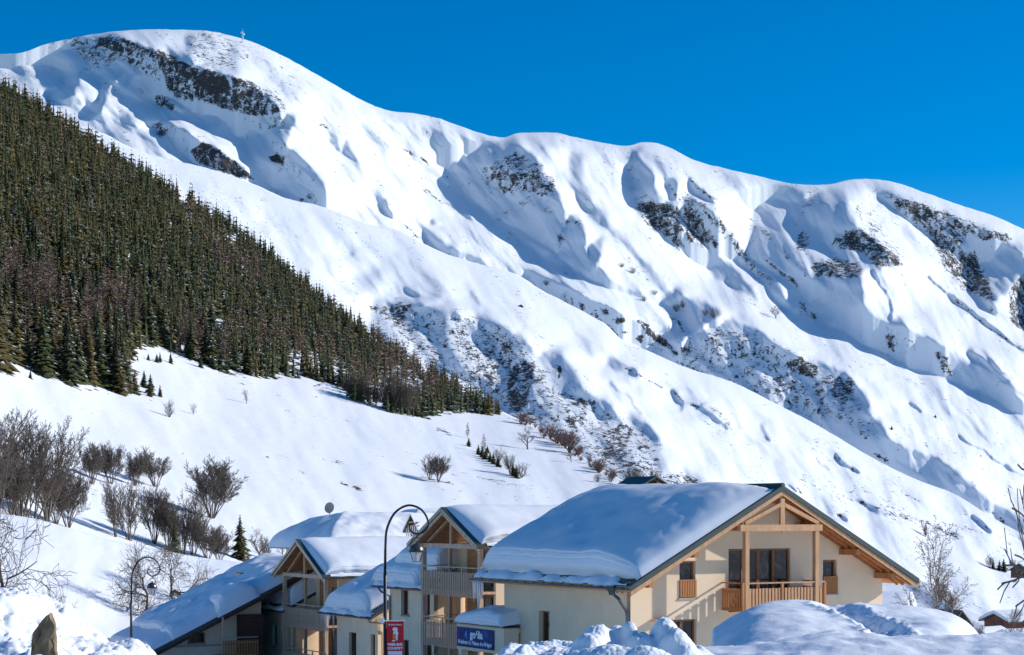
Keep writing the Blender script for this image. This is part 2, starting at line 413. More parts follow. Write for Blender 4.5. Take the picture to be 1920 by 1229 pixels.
RK1 = [
 (1, [(930,200),(1010,250),(1080,280),(1280,330),(1420,380),(1480,420),(1590,550),(1500,560),(1350,550),(1250,520),(1120,470),(1000,480),(940,410),(910,320),(850,240),(820,200)], .85, 2),
 (1, [(1090,290),(1280,340),(1300,430),(1110,470),(1070,380)], 1.1, 4),(1, [(1280,330),(1290,335),(1292,400),(1278,400)], -1, 1),
 (1, [(540,120),(620,120),(740,200),(660,210),(540,180)], .95, 2), (1, [(650,105),(750,140),(840,180),(920,240),(900,290),(860,250),(780,200),(700,160)], 1.0, 2),
 (1, [(410,130),(490,140),(490,170),(420,170)], .7, 3), (1, [(690,230),(800,250),(800,290),(720,280)], .8, 3),
 (1, [(370,160),(500,120),(650,100),(850,190),(930,300),(910,400),(820,330),(700,270),(540,290)], .62, 6),
 (1, [(250,150),(380,120),(460,110),(370,150)], .45, 3),
 (1, [(1030,80),(1220,90),(1420,190),(1450,260),(1330,300),(1250,300),(1100,280),(1050,180)], .42, 6),
 (1, [(1400,380),(1540,420),(1620,520),(1590,570),(1480,450)], .6, 4),
 (1, [(860,450),(900,430),(950,470),(1005,540),(960,530),(900,510)], .8, 2), (1, [(770,405),(790,410),(825,450),(790,440)], .9, 1),
 (1, [(830,610),(900,590),(940,660),(900,690),(850,650)], .8, 3), (1, [(910,580),(1000,640),(1110,700),(1050,680),(950,630)], .65, 3),
 (1, [(1070,760),(1100,740),(1150,705),(1230,750),(1330,820),(1450,940),(1380,910),(1250,885),(1110,820)], .95, 2),
 (1, [(1390,560),(1600,560),(1620,640),(1500,660),(1400,640)], .45, 5),
 (1, [(1510,780),(1560,770),(1620,790),(1600,840),(1550,830)], .9, 2), (1, [(1540,850),(1680,780),(1780,880),(1800,1000),(1660,960)], .3, 6),
 (1, [(1660,1030),(1760,980),(1800,1060),(1680,1050)], .6, 4), (1, [(1460,920),(1560,990),(1590,1020),(1520,1000)], .6, 3),
 (1, [(1780,600),(1830,610),(1850,640),(1800,630)], .8, 2),(1, [(1540,310),(1760,460),(1830,560),(1660,480)], .25, 8),
 (2, [(770,440),(880,410),(1040,420),(1060,460),(960,475),(820,465)], .88, 3), (2, [(880,340),(960,300),(1080,350),(1000,350),(900,365)], .75, 3),
 (2, [(760,420),(960,300),(1100,370),(1180,480),(1170,560),(1000,540),(800,530)], .62, 6), (2, [(950,570),(1030,570),(1000,600)], .75, 3),
 (2, [(1210,680),(1320,680),(1320,720),(1220,700)], .65, 3), (2, [(1180,760),(1230,760),(1180,850)], .75, 3),
 (2, [(150,180),(200,230),(270,290)], .55, -3), (2, [(340,290),(470,375)], .62, -4), (2, [(450,515),(600,610)], .62, -5), (2, [(350,370),(390,395)], .5, -3), (2, [(340,710),(440,790)], .5, -4), (2, [(550,430),(590,450)], .5, -3),
 (2, [(1590,570),(1700,580),(1790,590),(1873,640),(1873,850),(1780,770),(1700,720),(1620,650)], .78, 4), (2, [(1800,480),(1840,560),(1873,600)], .6, -4),
 (2, [(1690,780),(1760,820)], .5, -3), (2, [(1520,860),(1680,900),(1760,1020),(1660,1020)], .32, 6),
 (6, [(80,0),(300,60),(560,200),(640,310),(500,240),(220,100)], .42, 4), (6, [(250,100),(320,120),(290,140)], .85, 2),(6, [(420,130),(460,120),(500,210),(430,190)], .85, 2), (6, [(580,180),(700,190),(680,260),(590,250)], .7, 3),
 (6, [(680,290),(830,265),(830,300),(760,335)], .95, 2), (6, [(780,380),(860,380),(820,410)], .8, 2), (6, [(890,460),(990,420),(970,510)], 1, 1.5),
 (6, [(900,290),(970,310),(1180,450),(1320,600),(1280,620),(1150,510),(1020,420)], .95, 1.5), (6, [(630,320),(700,350),(770,440)], .8, -2.5),
 (6, [(1000,510),(1080,500),(1250,610),(1490,740),(1470,770),(1380,720),(1150,580)], .75, 2), (6, [(1180,255),(1290,290)], .6, -2), (6, [(1270,290),(1310,300),(1385,410),(1340,380)], 1, 1),
 (6, [(1330,530),(1400,510),(1460,560),(1430,640),(1340,640)], .75, 2),(6, [(1380,600),(1380,700),(1300,620)], .5, 4),
 (3, [(0,210),(60,220),(120,330),(200,420),(190,500),(100,480),(0,450)], .75, 3), (3, [(0,200),(170,300),(330,520),(480,680)], .6, -13), (3, [(20,80),(90,160),(180,230)], .6, -6),
 (3, [(800,470),(870,390),(960,370),(1050,430),(1130,480),(1220,590),(1080,590),(980,510),(850,490)], .85, 3), (3, [(700,600),(740,550),(850,530),(990,590),(960,640),(880,670),(740,650)], .75, 3),
 (3, [(600,500),(640,390),(700,390),(690,470),(620,520),(680,600),(650,590)], .65, 3), (3, [(630,330),(660,220),(760,190),(700,260)], .45, 3), (3, [(410,490),(470,550),(600,640),(670,710),(590,670),(480,590)], .82, 2), (3, [(380,330),(600,560),(680,640)], .35, -8),
 (3, [(930,210),(1000,230),(1250,560),(1180,560),(1000,420),(940,300)], .42, 5),
 (3, [(1040,150),(1180,200),(1330,240),(1450,290),(1600,340),(1800,430),(1873,440),(1780,450),(1600,430),(1500,420),(1575,560),(1560,640),(1700,790),(1560,730),(1440,600),(1350,420),(1180,280)], .68, 4),
 (3, [(1200,240),(1330,250),(1360,340),(1260,320),(1180,270)], .8, 3), (3, [(1450,480),(1600,520),(1690,680),(1700,790),(1560,720),(1560,620)], .85, 3), (3, [(1360,390),(1540,420),(1560,470),(1480,450)], .75, 3), (3, [(1600,400),(1780,410),(1800,440),(1640,440)], .75, 2),
 (3, [(1780,720),(1873,620),(2000,600),(2100,900),(1873,950),(1800,900)], .8, 3), (3, [(1340,640),(1480,750),(1620,870),(1760,970),(1873,1050)], .55, -4),(3, [(1600,740),(1780,880),(1700,850)], .6, 3),
 (3, [(690,780),(740,880),(700,860)], .8, 2), (3, [(630,740),(680,790),(700,870),(640,830)], .6, 3), (3, [(1110,960),(1160,960),(1165,1060),(1120,1040)], .75, 2), (3, [(1370,1040),(1450,1080),(1490,1210),(1430,1180)], .75, 2), (3, [(1200,960),(1300,1000),(1250,1100)], .4, 4),
 (5, [(560,230),(650,205),(745,260),(740,310),(650,310),(600,280)], .85, 2), (5, [(770,340),(860,300),(940,350),(940,440),(860,450),(780,400)], .72, 2), (5, [(600,340),(660,380),(650,520),(620,510)], .75, 3), (5, [(520,340),(540,460),(520,460)], .75, 2),
 (5, [(740,400),(760,440),(740,560)], .7, -3), (5, [(790,490),(850,490),(830,530)], .8, 2), (5, [(740,560),(780,560),(760,590)], .7, 2), (5, [(0,110),(200,40),(440,70),(620,185),(870,290),(1020,480),(900,560),(700,560),(400,400),(100,280),(0,250)], .46, 6), (5, [(0,110),(70,140),(60,220),(0,230)], .7, 3), (5, [(190,50),(230,90)], .6, -5), (5, [(400,60),(440,120)], .6, -5),(5, [(180,220),(280,240),(240,300)], .45, 3),
 (5, [(1000,690),(1040,730),(1110,750),(1150,800),(1050,750)], .85, 2), (5, [(900,520),(1060,560),(1040,640),(900,600)], .42, 4), (5, [(1600,1020),(1700,1050),(1873,1150),(1750,1120)], .5, 3), (5, [(1230,470),(1310,490)], .5, -3), (5, [(1560,490),(1580,510)], .7, -3),(5, [(1590,730),(1640,750)], .6, -4),
]
RK3 = [
 (4, [(140,90),(390,80),(370,160),(330,210),(260,180),(180,120)], .72, 3), (4, [(400,180),(450,190),(430,230)], .8, 3), (4, [(400,80),(470,90),(430,110)], .7, 2),
 (4, [(950,400),(1070,400),(1060,520),(1000,690),(950,690),(900,600),(920,450)], .85, 3), (4, [(760,480),(850,390),(860,480),(830,540)], .72, 3), (4, [(1070,410),(1130,450),(1160,600),(1060,600)], .6, 4),
 (4, [(840,520),(900,560),(960,700),(880,660)], .6, 4),
 (4, [(1280,610),(1390,610),(1390,640),(1330,655)], .8, 2), (4, [(1210,720),(1290,680),(1330,690),(1280,760),(1220,740)], .8, 3), (4, [(1290,700),(1320,800),(1280,840)], .45, 4),
 (4, [(1420,790),(1540,740),(1600,760),(1580,850),(1560,940),(1500,960),(1370,930),(1440,870)], .76, 3), (4, [(1600,860),(1740,840),(1720,880),(1610,900)], .7, 3), (4, [(1700,1050),(1873,990),(1873,1150),(1720,1120)], .6, 4), (4, [(1480,1010),(1700,1000),(1740,1080),(1500,1060)], .5, 4),
 (4, [(1100,730),(1220,770),(1240,840),(1120,790)], .5, 4),
 (4, [(150,90),(560,120),(850,190),(1000,270),(1070,400),(1200,560),(1500,700),(1740,840),(1800,1100),(1000,1000),(600,500),(300,250)], .52, 6), (4, [(1185,420),(1210,430),(1200,480),(1180,510)], 1.2, 1),
 (4, [(1070,240),(1120,290),(1160,310),(1220,350)], .45, -3),(4, [(1560,440),(1640,480),(1760,540)], .55, -4),(4, [(1820,560),(1873,620)], .6, -5),
 (5, [(0,440),(200,510),(290,620)], .48, -5), (5, [(400,460),(450,470)], .45, -3), (5, [(840,760),(960,830)], .62, -5), (5, [(960,990),(1120,1060),(1350,1120),(1500,1190)], .56, -9), (5, [(1180,930),(1300,1000)], .5, -4), (5, [(600,920),(640,950)], .6, -3), (5, [(860,1075),(880,1090)], .8, -4),
 (5, [(0,830),(110,890),(100,930),(0,920)], .75, 3), (5, [(1450,1170),(1510,1200)], .85, -4), (5, [(740,650),(860,700)], .35, -6), (5, [(1600,1090),(1690,1150)], .5, -3), (5, [(300,640),(900,900),(1500,1150),(1300,1180),(700,950)], .2, 10), (5, [(1380,1100),(1640,1170)], .5, -4),
]

def smooth01(x):
    x = np.clip(x, 0, 1)
    return x * x * (3 - 2 * x)
def relief(SH, lam=0.16, mu=0.0003, seed=5, rib=.7):
    S = mask(SH)
    S = S + 0.20 * fbm((RXg - 0.4 * RYg) / 60, RYg / 110, 4, seed) + 0.15 * fbm((RXg - 0.5 * RYg) / 16, RYg / 40, 3, seed + 5)
    q1, q2 = (RXg * .80 - RYg * .60), (RXg * .60 + RYg * .80)
    wq = 14 * fbm(RXg / 90, RYg / 90, 3, seed + 60)
    S = S + 0.42 * np.clip(fbm((q1 + wq) / 34, q2 / 190, 3, seed + 70), -.3, .6) + .12 * fbm((q1 + wq) / 11, q2 / 60, 3, seed + 80)
    an = (0.72 + .25 * np.clip((RXg - 900) / 900, -1, 1))
    r1, r2 = RXg * np.sin(an) - RYg * np.cos(an), RXg * np.cos(an) + RYg * np.sin(an)
    n1 = fbm((r1 + wq) / 30, r2 / 170, 4, seed + 90, .5); n2 = fbm((r1 - wq) / 12, r2 / 75, 3, seed + 95)
    S = S * 1.45 + rib * (.50 * smooth01((n1 - .10) / .10) + .30 * smooth01((n2 - .16) / .10) - .18 * smooth01((-n1 - .08) / .12))
    Pd = 0.55 - 2.3 * S                     # wanted d(depth)/dx
    H = solve_relief(Pd, lam, mu)
    # one round of correction towards the wanted slope
    for k in range(2):
        G = np.gradient(H, axis=1)
        H = H + solve_relief((Pd - G) * 0.8, lam * 1.5, mu)
    return H, S

def sheet(name, top, bottom_off, depth, SH, RK, mat, x0, x1, nx, ny, fold, rough, rseed, lam=0.22, mu=0.0007, bfun=None, auto_rock=.38, rib=.5):
    H, S = relief(SH, lam, mu, rseed, rib)
    K = mask(RK, 4.0, 21)
    xs = np.linspace(x0, x1, nx)
    v = np.linspace(0, 1, ny) ** 1.0
    X = np.repeat(xs[None, :], ny, 0)
    tp = top(xs) + 1.0 * fbm(xs / 22, xs * 0 + rseed, 4, 3)
    bt = bfun(xs) if bfun is not None else tp + bottom_off
    Y = tp[None, :] * (1 - v[:, None]) + bt[None, :] * v[:, None]
    h = bilin(H, X, Y, RX0, RY0, RS) * RS
    k = bilin(K, X, Y, RX0, RY0, RS)
    k = k + np.where(k < .2, 1, .3) * auto_rock * np.clip(fbm((X - .6 * Y) / 60, (Y + .5 * X) / 120, 3, rseed + 44) * 2.2, -.5, .5) + 0.0 * k
    # broken strata where the rock shows
    crag = fbm((X + 0.3 * Y) / 9, (Y - 0.35 * X) / 5, 4, rseed + 2, 0.6, True) * 1.0 + fbm((X - 0.5 * Y) / 22, (Y + 0.1 * X) / 14, 3, rseed + 8, 0.55, True) * 3.0
    h = h + np.clip(k, 0, 1) * crag * rough + fbm((X - 0.6 * Y) / 35, Y / 70, 5, rseed + 3, 0.45) * 0.9 + 0.40 * fbm((X - .5 * Y) / 7, (Y + .5 * X) / 16, 3, rseed + 31)
    fade = np.clip(v * ny / 22, 0, 1)[:, None]
    D0 = depth(X, Y, None)
    D = D0 * (1 + h * (0.10 + 0.90 * fade) / F)
    slack = .08 * np.arange(ny)[:, None] * (Y[-1:] - Y[:1]) / ny / 1.9
    D = np.minimum.accumulate(D + slack, 0) - slack          # no overhangs
    XX = (X - 960) / F * D; ZZ = (HZ - Y) / F * D
    # back of the ridge, folded down behind the crest
    nb = 4
    rows = []
    for i in range(nb, 0, -1):
        rows.append(np.stack([XX[0], D[0] + fold * i / nb * (0.6 + 0.4 * i / nb), ZZ[0] - 0.55 * fold * (i / nb) ** 1.6], 1))
    body = np.stack([XX, D, ZZ], 2)
    V = np.concatenate([np.stack(rows, 0), body], 0)
    kk = np.concatenate([np.repeat(k[:1], nb, 0), k], 0)
    me = npmesh(name, V.reshape(-1, 3), grid_faces(ny + nb, nx)[:, ::-1], [mat], True, None, {'rock': kk})
    return me, Surf(xs, Y, D)

_sx = np.arange(-2000, 4000, 5.0)
def smoothed(fn, w):
    y = fn(_sx); k = np.exp(-0.5 * (np.arange(-w * 3, w * 3 + 1, 5) / w) ** 2); k /= k.sum()
    yy = np.convolve(np.pad(y, len(k) // 2, mode='edge'), k, 'valid')
    return lambda x: np.interp(x, _sx, yy)
SKY_S = smoothed(SKYLINE, 120)
C3_S = smoothed(CREST3, 160)
def depth1(X, Y, tp):
    return np.maximum(4950 + 0.35 * X - 2.65 * (Y - SKY_S(X)), 2600)
def depth3(X, Y, tp):
    s = (Y - (215 + 0.405 * X))
    return np.maximum((3000 + 0.02 * X) - 2.3 * s, 420 + 0.2 * np.maximum(1200 - Y, 0))
def b1(xs): return np.maximum(CREST3(xs) + 70, SKYLINE(xs) + 120)

class Surf:
    """finds the ground point under a photo pixel"""
    def __init__(s, xs, Y, D): s.xs, s.Y, s.D = xs, Y, D
    def d(s, px, py):
        i = int(np.clip(np.searchsorted(s.xs, px), 0, len(s.xs) - 1))
        return float(np.interp(py, s.Y[:, i], s.D[:, i]))
    def pt(s, px, py): return P(px, py, s.d(px, py))

me, MOUNT = sheet('mountain', SKYLINE, 0, depth1, SH1, RK1, M_MOUNT, -340, 2260, 1120, 310, 900, 1.0, 5, bfun=b1)
tag(link('mountain', me), None, None, None, 'structure')
me, SLOPE = sheet('mountain_slope', CREST3, 0, depth3, SH3, RK3, M_SLOPE, -340, 2260, 900, 280, 500, 1.0, 15, lam=.15, mu=.0003, rib=.28, bfun=lambda xs: np.maximum(CREST3(xs) + 120, 1175 + 0 * xs))
tag(link('mountain_slope', me), None, None, None, 'structure')
# ------------------------------------------------------------------ the meadow and forest hill, the near mound, the village ground
CREST4 = curve([(-400, -20), (-200, 60), (0, 160), (100, 215), (200, 285), (330, 365), (440, 427), (520, 490), (600, 556), (700, 632), (800, 692), (880, 738), (950, 776), (1000, 799), (1060, 836), (1120, 874), (1180, 908), (1260, 945), (1400, 1000), (1560, 1045), (1700, 1078), (1760, 1105), (1820, 1145), (1920, 1172), (2300, 1215)])
SH4 = [
 (0, [(0,700),(110,705),(120,720),(60,712),(0,706)], .5, 4),
 (0, [(150,870),(240,890),(330,905),(440,950),(470,985),(420,980),(300,940),(180,905)], .45, 8),
 (0, [(0,735),(120,760),(260,800)], .12, -12), (0, [(250,790),(420,830),(560,850)], .1, -10),
 (0, [(760,880),(800,905),(860,925)], .25, -8), (0, [(500,860),(620,880),(700,870)], .10, -6),
 (0, [(60,720),(170,840)], .2, -3), (0, [(100,760),(230,850)], .15, -3),
 (0, [(1690,1075),(1730,1092),(1790,1140),(1830,1165),(1790,1170),(1740,1140),(1700,1110)], .8, 4),
]
RK4 = [
 (0, [(500,857),(540,862)], .55, -1.5), (0, [(590,862),(640,868)], .7, -2), (0, [(640,906),(655,914)], 1, -3), (0, [(663,916),(680,922)], 1, -3), (0, [(820,803),(845,816)], .8, -6), (0, [(720,850),(760,872)], .5, -3), (0, [(760,865),(800,880)], .5, -5),
 (0, [(850,888),(1000,915)], .45, -5), (0, [(790,895),(850,910)], .75, -4), (0, [(860,920),(1010,935)], .42, -3), (0, [(900,880),(940,900)], .4, -4), (0, [(120,722),(170,730),(230,738)], .75, -4), (0, [(0,700),(40,703)], .6, -4), (0, [(230,695),(260,700)], .9, -5),
 (0, [(330,668),(420,700),(560,710)], .6, -4), (0, [(440,715),(470,725)], .4, -3), (0, [(800,778),(900,772),(945,772)], .7, -4), (0, [(590,725),(600,722)], .9, -3), (0, [(588,745),(596,748)], .9, -2), (0, [(740,775),(770,780)], .6, -4),
 (0, [(372,790),(385,793)], .7, -2), (0, [(338,850),(342,853)], .9, -2), (0, [(560,690),(650,720)], .5, -6), (0, [(700,720),(790,760)], .4, -14), (0, [(940,785),(1000,805)], .5, -3), (0, [(1050,850),(1140,895)], .4, -4),(0, [(610,780),(620,784)], .6, -2),(0, [(530,768),(560,775)], .4, -2),
 (0, [(620,820),(640,828)], .5, -2),(0, [(690,846),(720,858)], .45, -3),
]
_ty = [-100, 130, 260, 400, 560, 700, 780, 850, 920, 1000, 1100, 1230, 1400]
_td = [1720, 1450, 1260, 1060, 830, 640, 530, 440, 365, 300, 240, 190, 150]
_tyf = curve(list(zip(_ty, _td)))
def depth4(X, Y, tp):
    return _tyf(Y) * (1 + 0.00080 * (X - 400) * np.clip(1 - (X - 900) / 2600, 0, 1))
me, HILL = sheet('meadow', CREST4, 0, depth4, SH4, RK4, M_MEADOW, -340, 2240, 620, 200, 150, 0.12, 33, lam=0.3, mu=0.002, auto_rock=.0, rib=.2, bfun=lambda xs: np.maximum(CREST4(xs) + 40, 1300 + 0 * xs))
tag(link('meadow', me), None, None, None, 'structure')

M_SNOW = snow_mat('fresh_snow', 1.6, 0.10, 0.35, (22, 0.010, 0.35))
M_SNOWN = snow_mat('near_snow', 5.0, 0.03, 0.5, (60, 0.004, 0.5))
M_ROOFSNOW = snow_mat('roof_snow_surface', 0.9, 0.06, 0.25, (30, 0.006, 0.3), (0.84, 0.86, 0.89))

def world_sheet(name, x0, x1, y0, y1, nx, ny, zf, mat, ypow=1.0):
    xs = np.linspace(x0, x1, nx); t = np.linspace(0, 1, ny) ** ypow
    ys = y0 + (y1 - y0) * t
    X, Y = np.meshgrid(xs, ys)
    Z = zf(X, Y)
    me = npmesh(name, np.stack([X, Y, Z], 2).reshape(-1, 3), grid_faces(ny, nx), [mat], True)
    return me

CREST5 = curve([(-500, 925), (-100, 950), (0, 963), (60, 972), (130, 990), (200, 1011), (300, 1031), (380, 1046), (440, 1053), (520, 1066), (700, 1105), (900, 1140), (1200, 1180)])
def near_mound():
    nx, ny = 260, 90
    xs = np.linspace(-500, 1150, nx); v = np.linspace(0, 1, ny)
    X = np.repeat(xs[None], ny, 0); Y = CREST5(xs)[None] * (1 - v[:, None]) + 1290 * v[:, None]
    D = 172 - 0.21 * (Y - CREST5(xs)[None]) * 1.0 + 0.03 * (X - 200)
    D = D * (1 + 0.004 * fbm(X / 60, Y / 60, 4, 77) + 0.012 * fbm(X / 300, Y / 200, 2, 78))
    V = np.stack([(X - 960) / F * D, D, (HZ - Y) / F * D], 2)
    back = V[:1].copy(); back[..., 1] += 25; back[..., 2] -= 9
    V = np.concatenate([back, V], 0)
    me = npmesh('snowy_mound', V.reshape(-1, 3), grid_faces(ny + 1, nx)[:, ::-1], [M_SNOW], True)
    return me, Surf(xs, Y, D)
me, MOUND = near_mound()
tag(link('snowy_mound', me), None, None, None, 'structure')

def ground_z(X, Y):
    base = -6.6 - 3.6 * np.clip((Y - 50) / 70, 0, 1)
    base = base + 5.0 * np.clip((38 - Y) / 26, 0, 1) ** 1.3
    base = base + 0.15 * fbm(X / 6, Y / 6, 4, 91)
    side = X / np.maximum(Y, 1)
    return base - 40.0 * np.clip((side - .235) / .05, 0, 1.5) * np.clip((Y - 62) / 60, 0, 1)
me = world_sheet('snowy_ground', -90, 140, 6, 230, 240, 240, ground_z, M_SNOW, 1.4)
tag(link('snowy_ground', me), None, None, None, 'structure')
# the land goes on below and beyond everything built above
me = npmesh('ground', [(-9000, -300, -170), (9000, -300, -170), (9000, 12000, -170), (-9000, 12000, -170)], np.array([[0, 1, 2, 3]]), [M_SNOW])
tag(link('ground', me), None, None, None, 'structure')
# ------------------------------------------------------------------ trees
M_NEEDLE = simple('spruce_needles', (0.070, 0.088, 0.032), 0.7, var=0.45, scale=0.35)
M_NEEDLE2 = simple('spruce_needles_brownish', (0.125, 0.105, 0.036), 0.7, var=0.4, scale=0.35)
M_BARK = simple('bark', (0.085, 0.060, 0.045), 0.85, var=0.35, scale=3.0)
M_BARKG = simple('grey_bark', (0.16, 0.135, 0.115), 0.85, var=0.35, scale=3.0)
M_LARCH = simple('larch_twigs', (0.24, 0.175, 0.135), 0.8, var=0.3, scale=0.5)
M_TWIG = simple('bare_twigs', (0.135, 0.108, 0.090), 0.85, var=0.3, scale=2.0)
M_REDTWIG = simple('reddish_twigs', (0.17, 0.105, 0.085), 0.85, var=0.3, scale=1.0)
M_BIRCH = simple('birch_bark', (0.30, 0.25, 0.21), 0.7, var=0.3, scale=4.0)
M_TREESNOW = simple('snow_on_branches', (0.82, 0.86, 0.90), 0.7, var=0.03, scale=2)

def conifer_geo(rng, tiers, per, wid=0.19, snow=0.16, bare=0.05, fine=1.0):
    """unit-height crown: drooping blades round the stem; returns V, F, material index (0 needles, 1 snow)"""
    V, Fc, M = [], [], []
    for t in range(tiers):
        f = t / (tiers - 1)
        z = bare + (0.97 - bare) * f ** 0.93
        rad = wid * (1 - f) ** 0.78 * (0.82 + 0.36 * rng.random()) + 0.012
        n = max(3, int(per * (0.55 + 0.45 * (1 - f))))
        a0 = rng.random() * 6.28
        for k in range(n):
            a = a0 + k * 6.2832 / n + rng.uniform(-.28, .28)
            r = rad * rng.uniform(0.45, 1.3)
            w = r * rng.uniform(0.30, 0.52) * fine + 0.005
            dz = r * rng.uniform(0.35, 0.75)
            ca, sa = math.cos(a), math.sin(a)
            b = len(V)
            zc = z + rng.uniform(-.02, .02)
            V += [(0, 0, zc + 0.025), (ca * r * .55 - sa * w, sa * r * .55 + ca * w, zc - dz * .55 - w * .25), (ca * r * .55 + sa * w, sa * r * .55 - ca * w, zc - dz * .55 - w * .25), (ca * r, sa * r, zc - dz * .8), (ca * r * .6, sa * r * .6, zc - dz * .28)]
            Fc += [(b, b + 1, b + 4), (b, b + 4, b + 2), (b + 4, b + 1, b + 3), (b + 4, b + 3, b + 2)]
            M += [0, 0, 0, 0]
            if rng.random() < snow:
                b2 = len(V); q = r * rng.uniform(.5, .95); h = 0.006 + r * .06; ww = w * rng.uniform(.45, .95)
                zz = zc - dz * .28
                V += [(ca * (q - ww) - sa * ww * .5, sa * (q - ww) + ca * ww * .5, zz + h * 2), (ca * (q - ww) + sa * ww * .6, sa * (q - ww) - ca * ww * .6, zz + h), (ca * (q + ww * .7), sa * (q + ww * .7), zz - dz * .18 + h)]
                Fc += [(b2, b2 + 1, b2 + 2)]; M += [1]
    V.append((0, 0, 1.0)); V.append((.012, 0, .93)); V.append((-.008, .01, .93)); V.append((-.006, -.01, .93)); b = len(V) - 4
    Fc += [(b, b + 1, b + 2), (b, b + 2, b + 3), (b, b + 3, b + 1)]; M += [0, 0, 0]
    return np.array(V), np.array(Fc), np.array(M)

def larch_geo(rng, tiers, per, wid=0.17, w0=0.0045):
    """unit-height bare larch: thin upswept twig blades round a stem"""
    V, Fc = [], []
    for t in range(tiers):
        f = (t + rng.random()) / tiers
        z = 0.14 + 0.84 * f
        rad = wid * (1 - f) ** 0.7 * (0.5 + 0.5 * min(1, f * 5)) + 0.01
        for k in range(per):
            a = rng.random() * 6.2832; r = rad * rng.uniform(.6, 1.15)
            ca, sa = math.cos(a), math.sin(a); w = w0 * rng.uniform(.8, 1.6); up = r * rng.uniform(-.15, .55)
            b = len(V)
            V += [(-sa * w, ca * w, z), (sa * w, -ca * w, z), (ca * r, sa * r, z + up), (ca * r * .5, sa * r * .5, z + up * .3 - w * 1.6)]
            Fc += [(b, b + 1, b + 2), (b, b + 2, b + 3)]
            for s in range(3):
                q = rng.uniform(.35, .95); aa = a + rng.uniform(-.9, .9); ln = r * rng.uniform(.2, .42); b = len(V)
                x, y, zz = ca * r * q, sa * r * q, z + up * q
                V += [(x, y, zz - w), (x, y, zz + w), (x + math.cos(aa) * ln, y + math.sin(aa) * ln, zz + rng.uniform(-.5, .4) * ln)]
                Fc += [(b, b + 1, b + 2)]
    return np.array(V), np.array(Fc)

def tube_geo(segs, sides_of):
    """segs: list of (p0, p1, r0, r1)"""
    V, Fc = [], []
    for p0, p1, r0, r1 in segs:
        n = sides_of(r0)
        d = p1 - p0; L = np.linalg.norm(d)
        if L < 1e-6: continue
        d = d / L
        u = np.cross(d, (0, 0, 1.0) if abs(d[2]) < .9 else (1.0, 0, 0)); u /= np.linalg.norm(u); w = np.cross(d, u)
        b = len(V)
        for p, r in ((p0, r0), (p1, r1)):
            for k in range(n):
                a = k * 6.2832 / n
                V.append(p + (u * math.cos(a) + w * math.sin(a)) * r)
        for k in range(n):
            Fc.append((b + k, b + (k + 1) % n, b + n + (k + 1) % n, b + n + k))
    return np.array(V), np.array(Fc)

def stem_geo(h, r):
    segs = [(np.array((0, 0, -0.03 * h)), np.array((0, 0, h * .5)), r, r * .55), (np.array((0, 0, h * .5)), np.array((0, 0, h)), r * .55, r * .1)]
    return tube_geo(segs, lambda r: 6)

def bare_geo(seed, stems=5, levels=4, height=1.0, spread=0.35, kids=(5, 5, 4), r0=0.016, up=0.35, base_fan=0.03, wob=0.12, twig=0.0016, first=0.25, lenk=0.62, droop=0.0):
    """a leafless tree of unit height as tubes; returns trunk segs and branch segs"""
    rng = random.Random(seed)
    big, small = [], []
    def grow(p, d, L, r, lev, lower):
        n = 4 if lev <= 1 else 3 if lev == 2 else 2
        pts = [p]; dirs = [d]
        for i in range(n):
            d = d + np.array([rng.gauss(0, wob), rng.gauss(0, wob), rng.gauss(0, wob) + up * (0.25 if lev == 0 else 0.42) - droop * lev * .2])
            d = d / np.linalg.norm(d)
            q = pts[-1] + d * L / n
            ra = max(twig, r * (1 - .62 * i / n)); rb = max(twig, r * (1 - .62 * (i + 1) / n))
            (big if lev == 0 else small).append((pts[-1], q, ra, rb))
            pts.append(q); dirs.append(d)
        if lev >= levels: return
        nk = kids[min(lev, len(kids) - 1)]
        for k in range(nk):
            f = lower + (1 - lower) * (k + rng.random() * .8) / nk
            i = min(n - 1, int(f * n)); t = f * n - i
            q = pts[i] * (1 - t) + pts[i + 1] * t
            dd = dirs[i + 1]
            rnd = np.array([rng.gauss(0, 1), rng.gauss(0, 1), rng.gauss(0, .6)]); rnd -= dd * rnd.dot(dd); rnd /= np.linalg.norm(rnd) + 1e-6
            an = rng.uniform(.45, .95)
            nd = dd * math.cos(an) + rnd * math.sin(an)
            grow(q, nd / np.linalg.norm(nd), L * lenk * rng.uniform(.7, 1.15) * (1 - .18 * f), max(twig, r * (1 - .62 * f) * .58), lev + 1, .2)
    for s in range(stems):
        a = s * 6.2832 / stems + rng.uniform(-.5, .5); sp = spread * rng.uniform(.25, 1.0) if stems > 1 else rng.uniform(0, .05)
        d = np.array([math.cos(a) * sp, math.sin(a) * sp, 1.0]); d /= np.linalg.norm(d)
        p = np.array([math.cos(a) * base_fan * rng.random(), math.sin(a) * base_fan * rng.random(), -0.03])
        grow(p, d, rng.uniform(.78, .95) * (1 - (.36 * (sp / max(spread, .01)) ** 2 if stems > 3 else 0)), r0 * rng.uniform(.7, 1.15), 0, first)
    zt = max(s[1][2] for s in big + small); k = 1.0 / zt
    sc = lambda S: [(a * k, b * k, ra, rb) for a, b, ra, rb in S]
    return sc(big), sc(small)

class TreeKind:
    """one tree with trunk and crown; the first use is the original, later ones are copies sharing its meshes"""
    def __init__(s, name, parts): s.name, s.parts = name, parts
    def put(s, loc, h, rz, label, cat, group=None, wx=1.0, lean=(0, 0)):
        e = empty(s.name, loc, rz)
        e.rotation_euler = (lean[0], lean[1], rz)
        e.scale = (h * wx, h * wx, h)
        tag(e, label, cat, group)
        for nm, me in s.parts:
            o = bpy.data.objects.new(nm, me); COL.objects.link(o); o.parent = e
        return e

